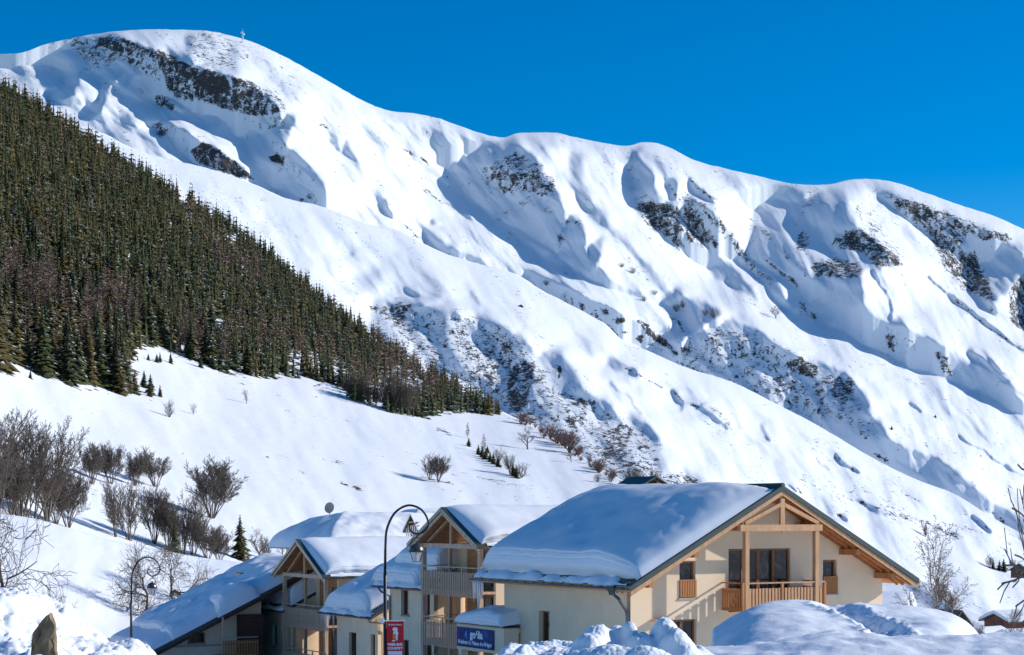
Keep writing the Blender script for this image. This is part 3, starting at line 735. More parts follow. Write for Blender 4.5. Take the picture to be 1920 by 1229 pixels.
_rng = random.Random(11)
CONIFERS = []
for i in range(6):
    V, Fc, Mi = conifer_geo(_rng, 27, 13, 0.15 + 0.022 * (i % 3), [.16, .26, .36][i % 3], fine=.62)
    cm = npmesh('crown', V, Fc, [M_NEEDLE if i % 2 else M_NEEDLE2, M_TREESNOW], False, Mi)
    V, Fc = stem_geo(0.9, 0.014); tm = npmesh('trunk', V, Fc, [M_BARK], True)
    CONIFERS.append(TreeKind('spruce_tree', [('trunk', tm), ('crown', cm)]))
LARCHES = []
for i in range(3):
    V, Fc = larch_geo(_rng, 26, 7)
    cm = npmesh('crown', V, Fc, [M_LARCH]); V, Fc = stem_geo(0.97, 0.012); tm = npmesh('trunk', V, Fc, [M_BARKG], True)
    LARCHES.append(TreeKind('larch_tree', [('trunk', tm), ('crown', cm)]))
BARE = []
def bare_kind(name, seed, mat=None, mat2=None, **k):
    big, small = bare_geo(seed, **k)
    V, Fc = tube_geo(big, lambda r: 6); tm = npmesh('trunk', V, Fc, [mat or M_TWIG], True)
    V, Fc = tube_geo(small, lambda r: 4 if r > .004 else 3); cm = npmesh('branches', V, Fc, [mat2 or mat or M_TWIG], True)
    return TreeKind(name, [('trunk', tm), ('branches', cm)])
K_MAPLE = [bare_kind('bare_tree', 21 + i, stems=10 + i, levels=3, spread=.54, kids=(15, 9, 7), r0=.010, twig=.0017, up=.30, first=.34, lenk=.40) for i in range(4)]
K_TALL = [bare_kind('bare_tree', 41 + i, stems=8, levels=3, spread=.45, kids=(15, 8, 5), r0=.011, twig=.0017, up=.28, first=.25, lenk=.36) for i in range(3)]
K_ROUND = [bare_kind('bare_tree', 61 + i, stems=1, levels=4, spread=.1, kids=(7, 5, 4, 3), r0=.030, twig=.0022, up=.22, first=.22, lenk=.66, wob=.16) for i in range(2)]
K_SHRUB = [bare_kind('bare_shrub', 71 + i, stems=9, levels=2, spread=.95, kids=(7, 5), r0=.014, twig=.0035, up=.18, first=.1, lenk=.55) for i in range(3)]
K_BIRCH = [bare_kind('birch_tree', 81 + i, M_BIRCH, M_TWIG, stems=3, levels=3, spread=.10, kids=(16, 6, 5), r0=.010, twig=.0016, up=.20, first=.12, lenk=.36, droop=.3) for i in range(2)]
K_APPLE = [bare_kind('bare_tree', 91 + i, M_BARK, M_TWIG, stems=2, levels=4, spread=.5, kids=(7, 5, 4, 3), r0=.028, twig=.0024, up=.02, first=.25, lenk=.85, wob=.30) for i in range(2)]
def needles_vary(m, lo, hi):
    n, l = m.node_tree.nodes, m.node_tree.links
    b = n['Principled BSDF']; old = b.inputs['Base Color'].links[0].from_socket
    f = noise_n(n, l, coord(n, l, (1, 1, .3)), .06, 3, .7)
    tc = n.new('ShaderNodeObjectInfo'); ad = n.new('ShaderNodeMath'); ad.operation = 'MULTIPLY_ADD'; ad.inputs[1].default_value = .5; l.new(tc.outputs['Random'], ad.inputs[0]); l.new(f, ad.inputs[2])
    v = ramp_n(n, l, ad.outputs[0], [(.35, lo), (.85, hi)])
    mx = n.new('ShaderNodeMix'); mx.data_type = 'RGBA'; mx.blend_type = 'MULTIPLY'; mx.inputs['Factor'].default_value = 1
    l.new(old, mx.inputs[6]); l.new(v, mx.inputs[7]); l.new(mx.outputs[2], b.inputs['Base Color'])
for m_ in (M_NEEDLE, M_NEEDLE2, M_LARCH): needles_vary(m_, (.32, .38, .42), (.98, .92, .90))
K_RED = [bare_kind('bare_shrub', 101 + i, M_REDTWIG, stems=10, levels=2, spread=.6, kids=(7, 5), r0=.012, twig=.0045, up=.25, first=.1, lenk=.5) for i in range(2)]

# ---- the forest on the hill
FOREST = [(-330,-60),(0,168),(100,222),(200,292),(330,372),(440,436),(520,498),(600,565),(700,640),(800,700),(880,745),(945,778),(945,783),(890,775),(836,773),(812,783),(768,783),(733,778),(700,760),(662,753),(640,730),(618,718),(560,712),(488,712),(450,700),(400,704),(380,690),(325,668),(300,650),(244,660),(240,690),(262,745),(225,738),(169,730),(127,726),(118,702),(110,712),(40,704),(0,696),(-330,690)]
LARCHZ = [(0, [(0,560),(120,560),(125,640),(0,640)], .7, 6), (0, [(160,590),(280,590),(280,650),(160,650)], .45, 6), (0, [(260,650),(300,640),(300,680)], .5, 3), (0, [(330,620),(380,620),(380,690),(330,690)], .6, 5), (0, [(430,620),(560,640),(700,700),(760,770),(640,720),(520,690),(430,660)], .45, 6), (0, [(700,640),(800,695),(850,740),(780,760),(700,720)], .6, 6), (0, [(370,450),(500,520),(500,560),(400,520)], .45, 6), (0, [(330,380),(400,420),(400,440),(330,410)], .3, 5), (0, [(180,300),(240,350),(200,370)], .35, 5)]
frng = np.random.RandomState(4)
def hscale(x, y): return float(np.interp(x, [0, 330, 560, 900], [1, .92, .70, .55]) * np.interp(y, [-50, 200, 420, 600], [.7, .72, .9, 1.0]))
cand = []
for bx in np.arange(-330, 960, 30.0):
    for by in np.arange(-60, 790, 20.0):
        D = float(depth4(np.array(bx + 15), np.array(by + 10), None))
        hpx = 0.80 * 16.5 / D * F * hscale(bx + 15, by + 10)
        n = 600.0 / (hpx * 0.20 * hpx * 0.105)
        n = int(n) + (frng.rand() < n % 1)
        xs = bx + 30 * frng.rand(n); ys = by + 20 * frng.rand(n)
        m = inside(xs, ys, FOREST) & (ys > CREST4(xs) + 1)
        cand += list(zip(xs[m], ys[m]))
cand = np.array(cand)
LZ = mask(LARCHZ, 4.0, 40)
lzv = bilin(LZ, cand[:, 0], cand[:, 1], RX0, RY0, RS)
# clearings with snow showing
gap = fbm(cand[:, 0] / 40, cand[:, 1] / 22, 3, 61)
gapz = np.zeros(len(cand))
for c, w in [((405, 610), 28), ((560, 690), 40), ((720, 740), 45), ((430, 455), 30), ((395, 690), 34), ((640, 700), 30), ((30, 440), 14), ((775, 735), 30)]:
    gapz = np.maximum(gapz, np.exp(-((cand[:, 0] - c[0]) / w) ** 2 - ((cand[:, 1] - c[1]) / (w * .45)) ** 2))
keep = (gap < .42) & (frng.rand(len(cand)) > gapz * 1.05)
cand, lzv = cand[keep], lzv[keep]
isl = frng.rand(len(cand)) < (0.035 + lzv)
T = []
for (x, y), L in zip(cand, isl):
    p = HILL.pt(x, y)
    h = (6.0 + 14.0 * frng.rand() ** .9) * (1.0 if not L else 1.12)
    if y > 600: h *= 1.0 + 0.10 * (fbm(np.array(x / 60), np.array(y / 40), 2, 5))
    h *= hscale(x, y)
    T.append((p, h, L, h / p.y))
T.sort(key=lambda t: -t[3])
n_in = 0
near, far = [], []
for t in T:
    px = 960 + t[0].x / t[0].y * F
    if n_in < 270 and -15 < px < 1935: near.append(t); n_in += 1
    else: far.append(t)
near.sort(key=lambda t: t[0].x / t[0].y)
for i, (p, h, L, _) in enumerate(near):
    k = frng.randint(0, 3) if L else frng.randint(0, 6)
    if L: LARCHES[k].put(p, h, frng.rand() * 6.28, 'bare brown larch standing among the dark spruces near the lower edge of the forest', 'larch', 'larches at the lower edge of the forest', .9 + .5 * frng.rand())
    else: CONIFERS[k].put(p, h, frng.rand() * 6.28, 'dark green snow-flecked spruce near the lower edge of the hillside forest', 'spruce', 'spruces at the lower edge of the forest', .95 + .6 * frng.rand())
# the trees higher up, thousands of them
lowV = []
r2 = random.Random(5)
for i in range(5):
    V, Fc, Mi = conifer_geo(r2, 6, 5, 0.15 + .035 * i, .25 + .12 * i)
    b = len(V); V = np.concatenate([V, [(.065 * math.cos(k), .065 * math.sin(k), .04) for k in (0, 1.26, 2.51, 3.77, 5.03)] + [[0, 0, .9]]]); Fc = np.concatenate([Fc, [(b + k, b + (k + 1) % 5, b + 5) for k in range(5)]]); Mi = np.concatenate([Mi, [0] * 5])
    lowV.append((V, Fc, Mi))
lowL = [larch_geo(r2, 9, 4, 0.17, 0.012) for i in range(3)]
VV, FF, MM = [], [], []; off = 0
for p, h, L, _ in far:
    a = frng.rand() * 6.28; ca, sa = math.cos(a), math.sin(a); w = h * (.95 + .6 * frng.rand())
    if L: V, Fc = lowL[frng.randint(0, 3)]; Mi = np.full(len(Fc), 2)
    else: V, Fc, Mi = lowV[frng.randint(0, 5)]; Mi = np.where(Mi == 0, 3 if frng.rand() < .3 else 0, 1)
    X = (V[:, 0] * ca - V[:, 1] * sa) * w + p.x; Y = (V[:, 0] * sa + V[:, 1] * ca) * w + p.y; Z = V[:, 2] * h + p.z - .2
    VV.append(np.stack([X, Y, Z], 1)); FF.append(Fc + off); MM.append(Mi); off += len(V)
me = npmesh('forest', np.concatenate(VV), np.concatenate(FF), [M_NEEDLE, M_TREESNOW, M_LARCH, M_NEEDLE2], False, np.concatenate(MM))
tag(link('forest', me), 'dense dark green spruce forest with brown larches covering the steep hillside', 'forest', None, 'stuff')
print('FOREST near', len(near), 'far', len(far), 'tris', len(me.polygons), 'T', time.time() - T0)

def plant(kind, surf, px, py, hpx, label, cat, group=None, wx=1.0, rz=None, sink=0.0, lean=(0, 0), D=None):
    p = P(px, py, D) if D else surf.pt(px, py)
    h = hpx / F * p.y
    return kind.put((p.x, p.y, p.z - sink), h, _rng.random() * 6.28 if rz is None else rz, label, cat, group, wx, lean)

# young spruces standing out on the snow below the forest edge
G = 'young spruces on the open snow below the forest'
for px, py, h, lab in [(282,741,40,'small spruce just right of the big spruces, upper of three on the snow'),(281,744,22,None),(300,745,24,'smallest of three young spruces on the snow, furthest from the forest'),(270,728,34,None),(238,737,50,None),(252,740,42,None),(278,677,14,None),(294,681,18,None),(300,680,20,None),(320,683,22,None),(258,677,8,None),(57,712,18,'lone small spruce on the snow bank under the far end of the forest'),(376,690,26,None),(398,693,30,None),(412,696,26,None),(425,697,24,None),(436,695,20,None)]:
    plant(CONIFERS[_rng.randrange(6)], HILL, px, py, h, lab or 'young spruce on the snow just below the edge of the forest', 'spruce', None if lab else G, 1.5)
# shrubs and small trees on the meadow
S0 = [(K_SHRUB[0], 318, 783, 36, 'round bare shrub alone on the snow slope below the three young spruces', .8),
 (K_ROUND[0], 462, 758, 30, 'thin bare sapling alone high on the snow slope', .8),
 (K_BIRCH[0], 363, 779, 24, 'two pale stems beside the round bare shrub on the snow slope', 1),
 (K_MAPLE[1], 822, 905, 56, 'wide bare clump with brown twigs, darker of the pair behind the roofs', 1.0),
 (K_TALL[0], 806, 900, 54, 'slimmer bare clump beside the dark wide one on the meadow', .9),
 (K_ROUND[1], 989, 843, 46, 'round-headed bare tree alone near the crest of the meadow', 1.1),
 (LARCHES[0], 877, 822, 32, 'slender bare larch rising behind a little dark spruce on the meadow', 1),
 (CONIFERS[3], 879, 838, 17, 'tiny dark spruce at the foot of a slender larch on the meadow', 2.2),
 (LARCHES[1], 907, 850, 38, 'thin bare larch at the top of the row of bushes on the meadow', 1.1),
 (K_SHRUB[1], 935, 868, 34, 'grey bare shrub behind the row of little spruces', .9),
 (K_TALL[1], 956, 890, 42, 'pale bare shrub at the lower end of the row of little spruces', 1.0),
 (K_SHRUB[2], 978, 897, 34, 'bare shrub at the far lower end of the row on the meadow', .9),
 (K_ROUND[0], 1071, 868, 26, 'little bare tree near the right crest of the meadow', .9),
 (K_SHRUB[0], 1120, 905, 20, 'low bare bush on the crest just above the big chalet roof', 1.1),
 (K_SHRUB[1], 1145, 905, 22, 'low bare bush nearest the small dormer on the big chalet roof', 1.1),
 (K_TALL[2], 1195, 915, 42, 'grey bare tree behind the small roof dormer', 1.2), (K_TALL[0], 1225, 915, 40, 'brown bare tree just right of the small roof dormer', 1.2), (K_TALL[1], 1180, 912, 34, 'bare tree behind the left side of the small roof dormer', 1.1)]
for k, px, py, h, lab, w in S0:
    plant(k, HILL, px, py, h, lab, 'shrub' if 'shrub' in lab or 'bush' in lab else 'tree', None, w)
for i, (px, py, h) in enumerate([(897,853,20),(904,858,22),(911,862,22),(919,867,20),(925,871,22),(934,876,20),(962,893,26),(968,897,24),(914,850,14)]):
    plant(CONIFERS[i % 6], HILL, px, py, h, 'small dark spruce in the row running down the meadow above the roofs', 'spruce', 'row of small spruces on the meadow', 1.9)
# copse at the forest edge
for i, (px, py, h) in enumerate([(662,748,54),(672,752,48),(682,756,56),(694,760,48),(722,768,70),(734,772,76),(744,774,70),(754,776,76),(766,780,64),(778,768,60),(705,762,40)]):
    plant(K_TALL[i % 3], HILL, px, py, h, 'bare grey-brown tree in the copse on the snow at the forest edge', 'tree', 'bare trees of the copse at the forest edge', .8 if i > 3 else 1.0)
# reddish scrub behind the crest of the meadow
for i in range(26):
    t = i / 25; px = 972 + 190 * t + _rng.uniform(-9, 9); py = float(CREST4(px)) + _rng.uniform(1, 12)
    plant(K_RED[i % 2], HILL, px, py, 10 + 24 * _rng.random() ** 1.4 + (26 if i in (11, 12) else 0), 'reddish bare bush growing along the crest of the meadow against the far slope', 'bush', 'reddish bushes along the meadow crest', .9 + 1.3 * _rng.random())
# the tree groups on the left, between the meadow and the mound
GT = [(K_TALL[0],  38, 975, 215, .9, 'tallest bare tree of the dense clump at the far left of the mound'), (K_TALL[1], 88, 985, 205, .9, 'tall bare tree in the middle of the dense clump on the left'), (K_TALL[2], -8, 965, 205, .9, 'tall bare tree at the left border of the photo'),
 (K_MAPLE[0], 128, 992, 120, .8, 'lower spreading tree at the right flank of the dense left clump'), (K_TALL[2], 62, 980, 190, .8, 'dark slim tree between the two tallest of the left clump'), (K_MAPLE[3], 20, 972, 120, .9, 'low dark tree filling the foot of the left clump'), (K_MAPLE[2], 105, 985, 110, .9, 'low dark tree at the foot of the left clump, nearest the gap'),
 (K_MAPLE[1], 173, 910, 86, .95, 'first of four smaller fan-shaped bare trees on the slope behind'), (K_MAPLE[2], 208, 908, 84, .95, 'second fan-shaped bare tree on the slope, with a dark rusty top'), (K_MAPLE[3], 253, 912, 66, .9, 'smallest of the fan-shaped bare trees on the slope'), (K_MAPLE[0], 290, 914, 78, 1.1, 'widest of the fan-shaped bare trees on the slope'),
 (K_MAPLE[2], 397, 972, 122, 1.15, 'large round-crowned bare tree standing clear to the right of the groups'),
 (K_TALL[1], 216, 1008, 118, .7, 'thin leaning stems at the left end of the middle tree group'), (K_TALL[0], 243, 1014, 126, .8, 'dark upright bare tree in the middle tree group'), (K_MAPLE[1], 290, 1022, 118, .8, 'dense dark bare tree in the heart of the middle tree group'), (K_MAPLE[3], 318, 1034, 96, .8, 'bare tree beside the little spruce in the middle group'),
 (K_TALL[2], 362, 1046, 130, .7, 'slim bare tree below the round-crowned one'), (K_MAPLE[0], 388, 1052, 92, .95, 'low spreading bare tree below the round-crowned one'), (K_TALL[0], 345, 1042, 108, .7, 'slim dark tree between the little spruce and the roof'), (K_MAPLE[2], 412, 1056, 70, 1.0, 'low bare thicket next to the dark spruce by the roof'),
 (K_ROUND[1], 488, 1052, 66, 1.0, 'small bare tree with fine twigs between the dark spruce and the snowy gables'), (K_ROUND[0], 530, 1048, 50, .9, 'thin bare tree just left of the snowy gable'), (K_TALL[1], 500, 1050, 45, .9, 'low bare bush beneath the small tree behind the roof ridge')]
for k, px, py, h, w, lab in GT:
    plant(k, HILL, px, py, h, lab, 'tree', None, w)
plant(CONIFERS[2], HILL, 450, 1050, 84, 'dark spruce alone behind the ridge of the low blue-shaded roof', 'spruce', None, 1.15)
plant(CONIFERS[1], HILL, 328, 1042, 62, 'dark young spruce hidden among the middle group of bare trees', 'spruce', None, 1.3)
# nearer trees in front of the mound
plant(K_APPLE[0], MOUND, 272, 1150, 150, 'sprawling bare tree with arching boughs behind the left street lamp', 'tree', None, .62, rz=.4)
plant(K_APPLE[1], MOUND, 318, 1120, 112, 'second sprawling bare tree, just above the low blue-shaded roof', 'tree', None, .8, rz=2.0)
plant(K_APPLE[1], None, 2, 1180, 250, 'big gnarled bare tree reaching in at the left border of the photo', 'tree', None, .62, rz=4.0, D=46)
plant(K_SHRUB[0], None, 122, 1196, 82, 'bare shrub with upright stems behind the standing stone', 'shrub', None, .55, D=38)
plant(K_SHRUB[2], None, 95, 1185, 90, 'tangled bare shrub left behind the standing stone', 'shrub', None, .6, D=42)
plant(K_SHRUB[1], None, 168, 1222, 40, 'low twiggy shrub in the snow between the stone and the left roof', 'shrub', None, .9, D=44)
# birches and bushes on the right
plant(K_BIRCH[0], None, 1752, 1170, 205, 'tall thin birch to the right of the big chalet', 'birch', None, .62, rz=1.0, D=78)
plant(K_BIRCH[1], None, 1708, 1165, 70, 'small birch close to the corner of the big chalet', 'birch', None, 1.3, D=80)
plant(K_BIRCH[1], None, 1775, 1172, 120, 'lower birch stems just right of the tall thin birch', 'birch', None, 1.1, rz=3, D=86)
plant(K_RED[0], SLOPE, 1736, 1008, 30, 'small dark reddish tree above the birch on the lower slope', 'tree', None, .6)
plant(K_ROUND[0], None, 2008, 1360, 1000, 'bare tree whose twigs reach in along the right border', 'tree', None, .42, rz=2.2, D=22)
plant(K_APPLE[1], None, 2035, 560, 0.1, 'x', 'x', D=30) if False else None
for i, (px, py, h) in enumerate([(1862, 1068, 22), (1874, 1070, 20), (1882, 1071, 24)]):
    plant(CONIFERS[i], SLOPE, px, py, h, 'small dark spruce on the flat snow near the right border', 'spruce', 'three small spruces on the flat snow at the right', 1.5)
for i, (px, py, h) in enumerate([(1855, 1066, 28), (1900, 1072, 26), (1912, 1072, 22)]):
    plant(K_TALL[i], SLOPE, px, py, h, 'thin bare tree beside the small spruces near the right border', 'tree', 'thin trees on the flat snow at the right', .8)
plant(K_ROUND[1], MOUNT, 1455, 598, 27, 'lone round tree on the crest of the far snow ridge', 'tree', None, 1.3)
for px, py, h, lab in [(1166,503,12,'upper of two dark bushes on the far snow slope'),(1187,514,15,'lower of two dark bushes on the far snow slope'),(1024,536,12,'dark bush in the gully behind the nearest snow ridge'),(1228,554,12,'dark bush above the blue gully'),(1208,566,13,'brown bush on the sunny rib above the blue gully'),(1268,585,16,'leftmost bush inside the blue gully'),(1280,578,16,'second bush inside the blue gully'),(1322,592,14,'bush at the right wall of the blue gully'),(1338,596,22,'largest bush at the right wall of the blue gully')]:
    plant(K_SHRUB[_rng.randrange(3)], MOUNT, px, py, h, lab, 'bush', None, 1.2)
for px, py, h, lab in [(1672,806,8,'small dark spruce on the sunlit far slope below the ridge'),(1754,784,7,'tiny dark tree high on the sunlit far slope')]:
    plant(CONIFERS[1], MOUNT, px, py, h, lab, 'tree', None, 2.2)
print('TREES T', time.time() - T0)
# ------------------------------------------------------------------ buildings
M_STUCCO = simple('cream_render', (0.85, 0.655, 0.44), 0.9, var=0.07, scale=.7, bump=0.25, bdist=0.01, spec=0.1)
M_STUCCO2 = simple('cream_render_of_the_terrace', (0.87, 0.665, 0.45), 0.9, var=0.08, scale=1.0, bump=0.2, bdist=0.01, spec=0.1)
M_TIMBER = simple('pale_larch_timber', (0.56, 0.315, 0.16), 0.7, var=0.22, scale=5, stretch=(1, 1, 0.25), bump=0.3, bdist=0.01)
M_TIMBERG = simple('weathered_timber', (0.60, 0.41, 0.28), 0.8, var=0.25, scale=5, stretch=(1, 1, 0.2), bump=0.3, bdist=0.01)
M_ORANGE = simple('stained_larch', (0.46, 0.19, 0.065), 0.65, var=0.25, scale=4, stretch=(1, 1, 0.3), bump=0.3, bdist=0.01)
M_CLAD = simple('brown_cladding', (0.50, 0.235, 0.095), 0.7, var=0.25, scale=3, stretch=(.4, .4, 4), bump=0.3, bdist=0.01)
M_DARKWOOD = simple('dark_brown_cladding', (0.085, 0.045, 0.030), 0.8, var=0.3, scale=3, stretch=(.4, .4, 4))
M_FRAME = simple('window_frame_wood', (0.26, 0.125, 0.060), 0.6, var=0.2, scale=5)
M_METAL = simple('dark_roof_metal', (0.070, 0.085, 0.080), 0.45, 0.3, var=0.15, scale=2)
M_ZINC = simple('zinc', (0.16, 0.165, 0.165), 0.35, 0.8, var=0.25, scale=4)
M_IRON = simple('black_painted_iron', (0.012, 0.012, 0.014), 0.35, 0.2, var=0.2, scale=8, spec=0.5)
M_SHADE = simple('dim_room', (0.05, 0.04, 0.035), 0.9, var=0.3, scale=1)
M_CURTAIN = simple('curtain', (0.30, 0.26, 0.24), 0.9, var=0.35, scale=1.5, stretch=(6, 6, .3))
M_SILL = simple('stone_sill', (0.42, 0.37, 0.32), 0.8, var=0.1, scale=4)
def glass_mat():
    m, n, l, b = newmat('window_glass')
    v = coord(n, l, (1.2, 1.2, .8))
    f = noise_n(n, l, v, 1.6, 5, 0.7, 1.5)
    l.new(ramp_n(n, l, f, [(0.38, (0.004, 0.004, 0.005)), (0.55, (0.03, 0.022, 0.018)), (0.72, (0.16, 0.14, 0.13))]), b.inputs['Base Color'])  # blotchy base colour paints dark and pale reflections into the panes
    b.inputs['Roughness'].default_value = 0.06
    b.inputs['Specular IOR Level'].default_value = 0.45
    bump_n(n, l, noise_n(n, l, v, .8, 2), 0.05, 0.02, b)
    return m
M_GLASS = glass_mat()

PHI = R(30.7); CP, SP = math.cos(PHI), math.sin(PHI)
OX, OY = 4.18, 60.0
def b_at(px, a):
    k = (px - 960) / F
    return (OX + a * CP - k * (OY + a * SP)) / (SP + k * CP)
def a_at(px, b):
    k = (px - 960) / F
    return (k * (OY + b * CP) - (OX - b * SP)) / (CP - k * SP)
def z_at(py, a, b): return (HZ - py) / F * (OY + a * SP + b * CP)
def house(name='house'):
    return empty(name, (OX, OY, 0), PHI)

class MB:
    """collects boxes, beams and polygons into one mesh"""
    def __init__(s): s.V, s.F = [], []
    def box(s, a0, a1, b0, b1, z0, z1):
        n = len(s.V)
        s.V += [(a0, b0, z0), (a1, b0, z0), (a1, b1, z0), (a0, b1, z0), (a0, b0, z1), (a1, b0, z1), (a1, b1, z1), (a0, b1, z1)]
        s.F += [tuple(n + i for i in f) for f in ((0, 3, 2, 1), (4, 5, 6, 7), (0, 1, 5, 4), (1, 2, 6, 5), (2, 3, 7, 6), (3, 0, 4, 7))]
        return s
    def beam(s, p0, p1, w, h, up=(0, 0, 1)):
        p0, p1 = Vector(p0), Vector(p1); d = (p1 - p0).normalized()
        r = d.cross(Vector(up))
        if r.length < 1e-4: r = d.cross(Vector((1, 0, 0)))
        r.normalize(); u = r.cross(d).normalized()
        n = len(s.V)
        for p in (p0, p1):
            for x, y in ((-1, -1), (1, -1), (1, 1), (-1, 1)):
                s.V.append(tuple(p + r * (x * w / 2) + u * (y * h / 2)))
        s.F += [tuple(n + i for i in f) for f in ((3, 2, 1, 0), (4, 5, 6, 7), (0, 1, 5, 4), (1, 2, 6, 5), (2, 3, 7, 6), (3, 0, 4, 7))]
        return s
    def prism(s, pts, axis_vec):
        """polygon pts (3-D, planar) extruded by axis_vec"""
        n = len(s.V); m = len(pts); e = Vector(axis_vec)
        s.V += [tuple(p) for p in pts] + [tuple(Vector(p) + e) for p in pts]
        s.F.append(tuple(range(n, n + m))[::-1]); s.F.append(tuple(range(n + m, n + 2 * m)))
        for i in range(m): s.F.append((n + i, n + (i + 1) % m, n + m + (i + 1) % m, n + m + i))
        return s
    def poly(s, pts):
        n = len(s.V); s.V += [tuple(p) for p in pts]; s.F.append(tuple(range(n, n + len(pts)))); return s
    def tube(s, pts, r, sides=8, cap=True):
        pts = [Vector(p) for p in pts]; n0 = len(s.V); prev = None
        rr = r if isinstance(r, (list, tuple)) else [r] * len(pts)
        for i, p in enumerate(pts):
            d = (pts[min(i + 1, len(pts) - 1)] - pts[max(i - 1, 0)]).normalized()
            if prev is None: u = d.orthogonal().normalized()
            else: u = (prev - d * prev.dot(d)).normalized()
            prev = u; w = d.cross(u)
            for k in range(sides):
                a = k * 2 * math.pi / sides
                s.V.append(tuple(p + (u * math.cos(a) + w * math.sin(a)) * rr[i]))
        for i in range(len(pts) - 1):
            for k in range(sides):
                a, b = n0 + i * sides + k, n0 + i * sides + (k + 1) % sides
                s.F.append((a, b, b + sides, a + sides))
        if cap:
            s.F.append(tuple(range(n0, n0 + sides))[::-1]); m = n0 + (len(pts) - 1) * sides
            s.F.append(tuple(range(m, m + sides)))
        return s
    def lathe(s, prof, c, sides=16):
        """prof: (r, z) list round the vertical through c"""
        n0 = len(s.V)
        for r, z in prof:
            for k in range(sides):
                a = k * 2 * math.pi / sides
                s.V.append((c[0] + r * math.cos(a), c[1] + r * math.sin(a), c[2] + z))
        for i in range(len(prof) - 1):
            for k in range(sides):
                a, b = n0 + i * sides + k, n0 + i * sides + (k + 1) % sides
                s.F.append((a, b, b + sides, a + sides))
        s.F.append(tuple(range(n0, n0 + sides))[::-1]); m = n0 + (len(prof) - 1) * sides
        s.F.append(tuple(range(m, m + sides)))
        return s
    def mesh(s, name, mat, smooth=False):
        me = bpy.data.meshes.new(name); me.from_pydata([tuple(v) for v in s.V], [], s.F)
        me.materials.append(mat)
        if smooth:
            me.polygons.foreach_set('use_smooth', [True] * len(me.polygons))
            me.set_sharp_from_angle(angle=R(40))
        me.update(); return me
    def build(s, name, mat, parent=None, smooth=False):
        return link(name, s.mesh(name, mat, smooth), parent)

def wall(parent, plane, c, lo, hi, zb, top, holes, th, mat, inward=1, name='wall'):
    """a wall in the plane a=c ('a') or b=c ('b'), spanning lo..hi, from zb up to the polyline top [(s, z)], with rectangular holes (s0, s1, z0, z1);
    th = thickness, inward = +1 when the house lies on the side of growing a (or b)"""
    def pt(s, z, d=0.0):
        return (c + inward * d, s, z) if plane == 'a' else (s, c + inward * d, z)
    tz = lambda s: float(np.interp(s, [t[0] for t in top], [t[1] for t in top]))
    cuts = sorted(set([lo, hi] + [t[0] for t in top if lo < t[0] < hi] + [h[0] for h in holes] + [h[1] for h in holes]))
    m = MB()
    for s0, s1 in zip(cuts[:-1], cuts[1:]):
        mid = (s0 + s1) / 2
        hs_ = sorted([h for h in holes if h[0] < mid < h[1]], key=lambda h: h[2])
        z = zb
        for h in hs_:
            if h[2] > z: m.poly([pt(s0, z), pt(s1, z), pt(s1, h[2]), pt(s0, h[2])])
            z = h[3]
        m.poly([pt(s0, z), pt(s1, z), pt(s1, tz(s1)), pt(s0, tz(s0))])
    for h in holes:
        s0, s1, z0, z1 = h; d = th
        m.poly([pt(s0, z0), pt(s0, z1), pt(s0, z1, d), pt(s0, z0, d)]); m.poly([pt(s1, z0), pt(s1, z1), pt(s1, z1, d), pt(s1, z0, d)])
        m.poly([pt(s0, z0), pt(s1, z0), pt(s1, z0, d), pt(s0, z0, d)]); m.poly([pt(s0, z1), pt(s1, z1), pt(s1, z1, d), pt(s0, z1, d)])
    m.poly([pt(lo, zb), pt(lo, tz(lo)), pt(lo, tz(lo), th), pt(lo, zb, th)]); m.poly([pt(hi, zb), pt(hi, tz(hi)), pt(hi, tz(hi), th), pt(hi, zb, th)])
    o = m.build(name, mat, parent)
    return o

def window(parent, plane, c, s0, s1, z0, z1, d=0.14, leaves=1, inward=1, sill=True, name='window', fr=0.07, curtain=False):
    """frame set d behind the face c, each leaf with its pane"""
    def bx(m, a, b, x, y, e0, e1):
        e0, e1 = c + inward * e0, c + inward * e1; lo_, hi_ = min(e0, e1), max(e0, e1)
        (m.box(lo_, hi_, a, b, x, y) if plane == 'a' else m.box(a, b, lo_, hi_, x, y))
    m = MB()
    g = 0.004
    w = (s1 - s0 - 2 * g) / leaves
    for i in range(leaves):
        a, b = s0 + g + i * w, s0 + g + (i + 1) * w - (0.006 if i < leaves - 1 else 0)
        bx(m, a, a + fr, z0 + g, z1 - g, d, d + .07); bx(m, b - fr, b, z0 + g, z1 - g, d, d + .07)
        bx(m, a + fr, b - fr, z0 + g, z0 + fr + g, d + .003, d + .067); bx(m, a + fr, b - fr, z1 - fr - g, z1 - g, d + .003, d + .067)
    fo = m.build(name, M_FRAME, parent)
    for i in range(leaves):
        a, b = s0 + g + i * w, s0 + g + (i + 1) * w
        p = MB(); bx(p, a + fr * .9, b - fr * .9, z0 + fr * .9, z1 - fr * .9, d + .03, d + .045)
        p.build('pane', M_CURTAIN if (curtain and i % 2 == 0) else M_GLASS, fo)
    if sill:
        p = MB(); bx(p, s0 - .06, s1 + .06, z0 - .07, z0 - .006, -.05, d - .004); p.build('sill', M_SILL, fo)
    return fo

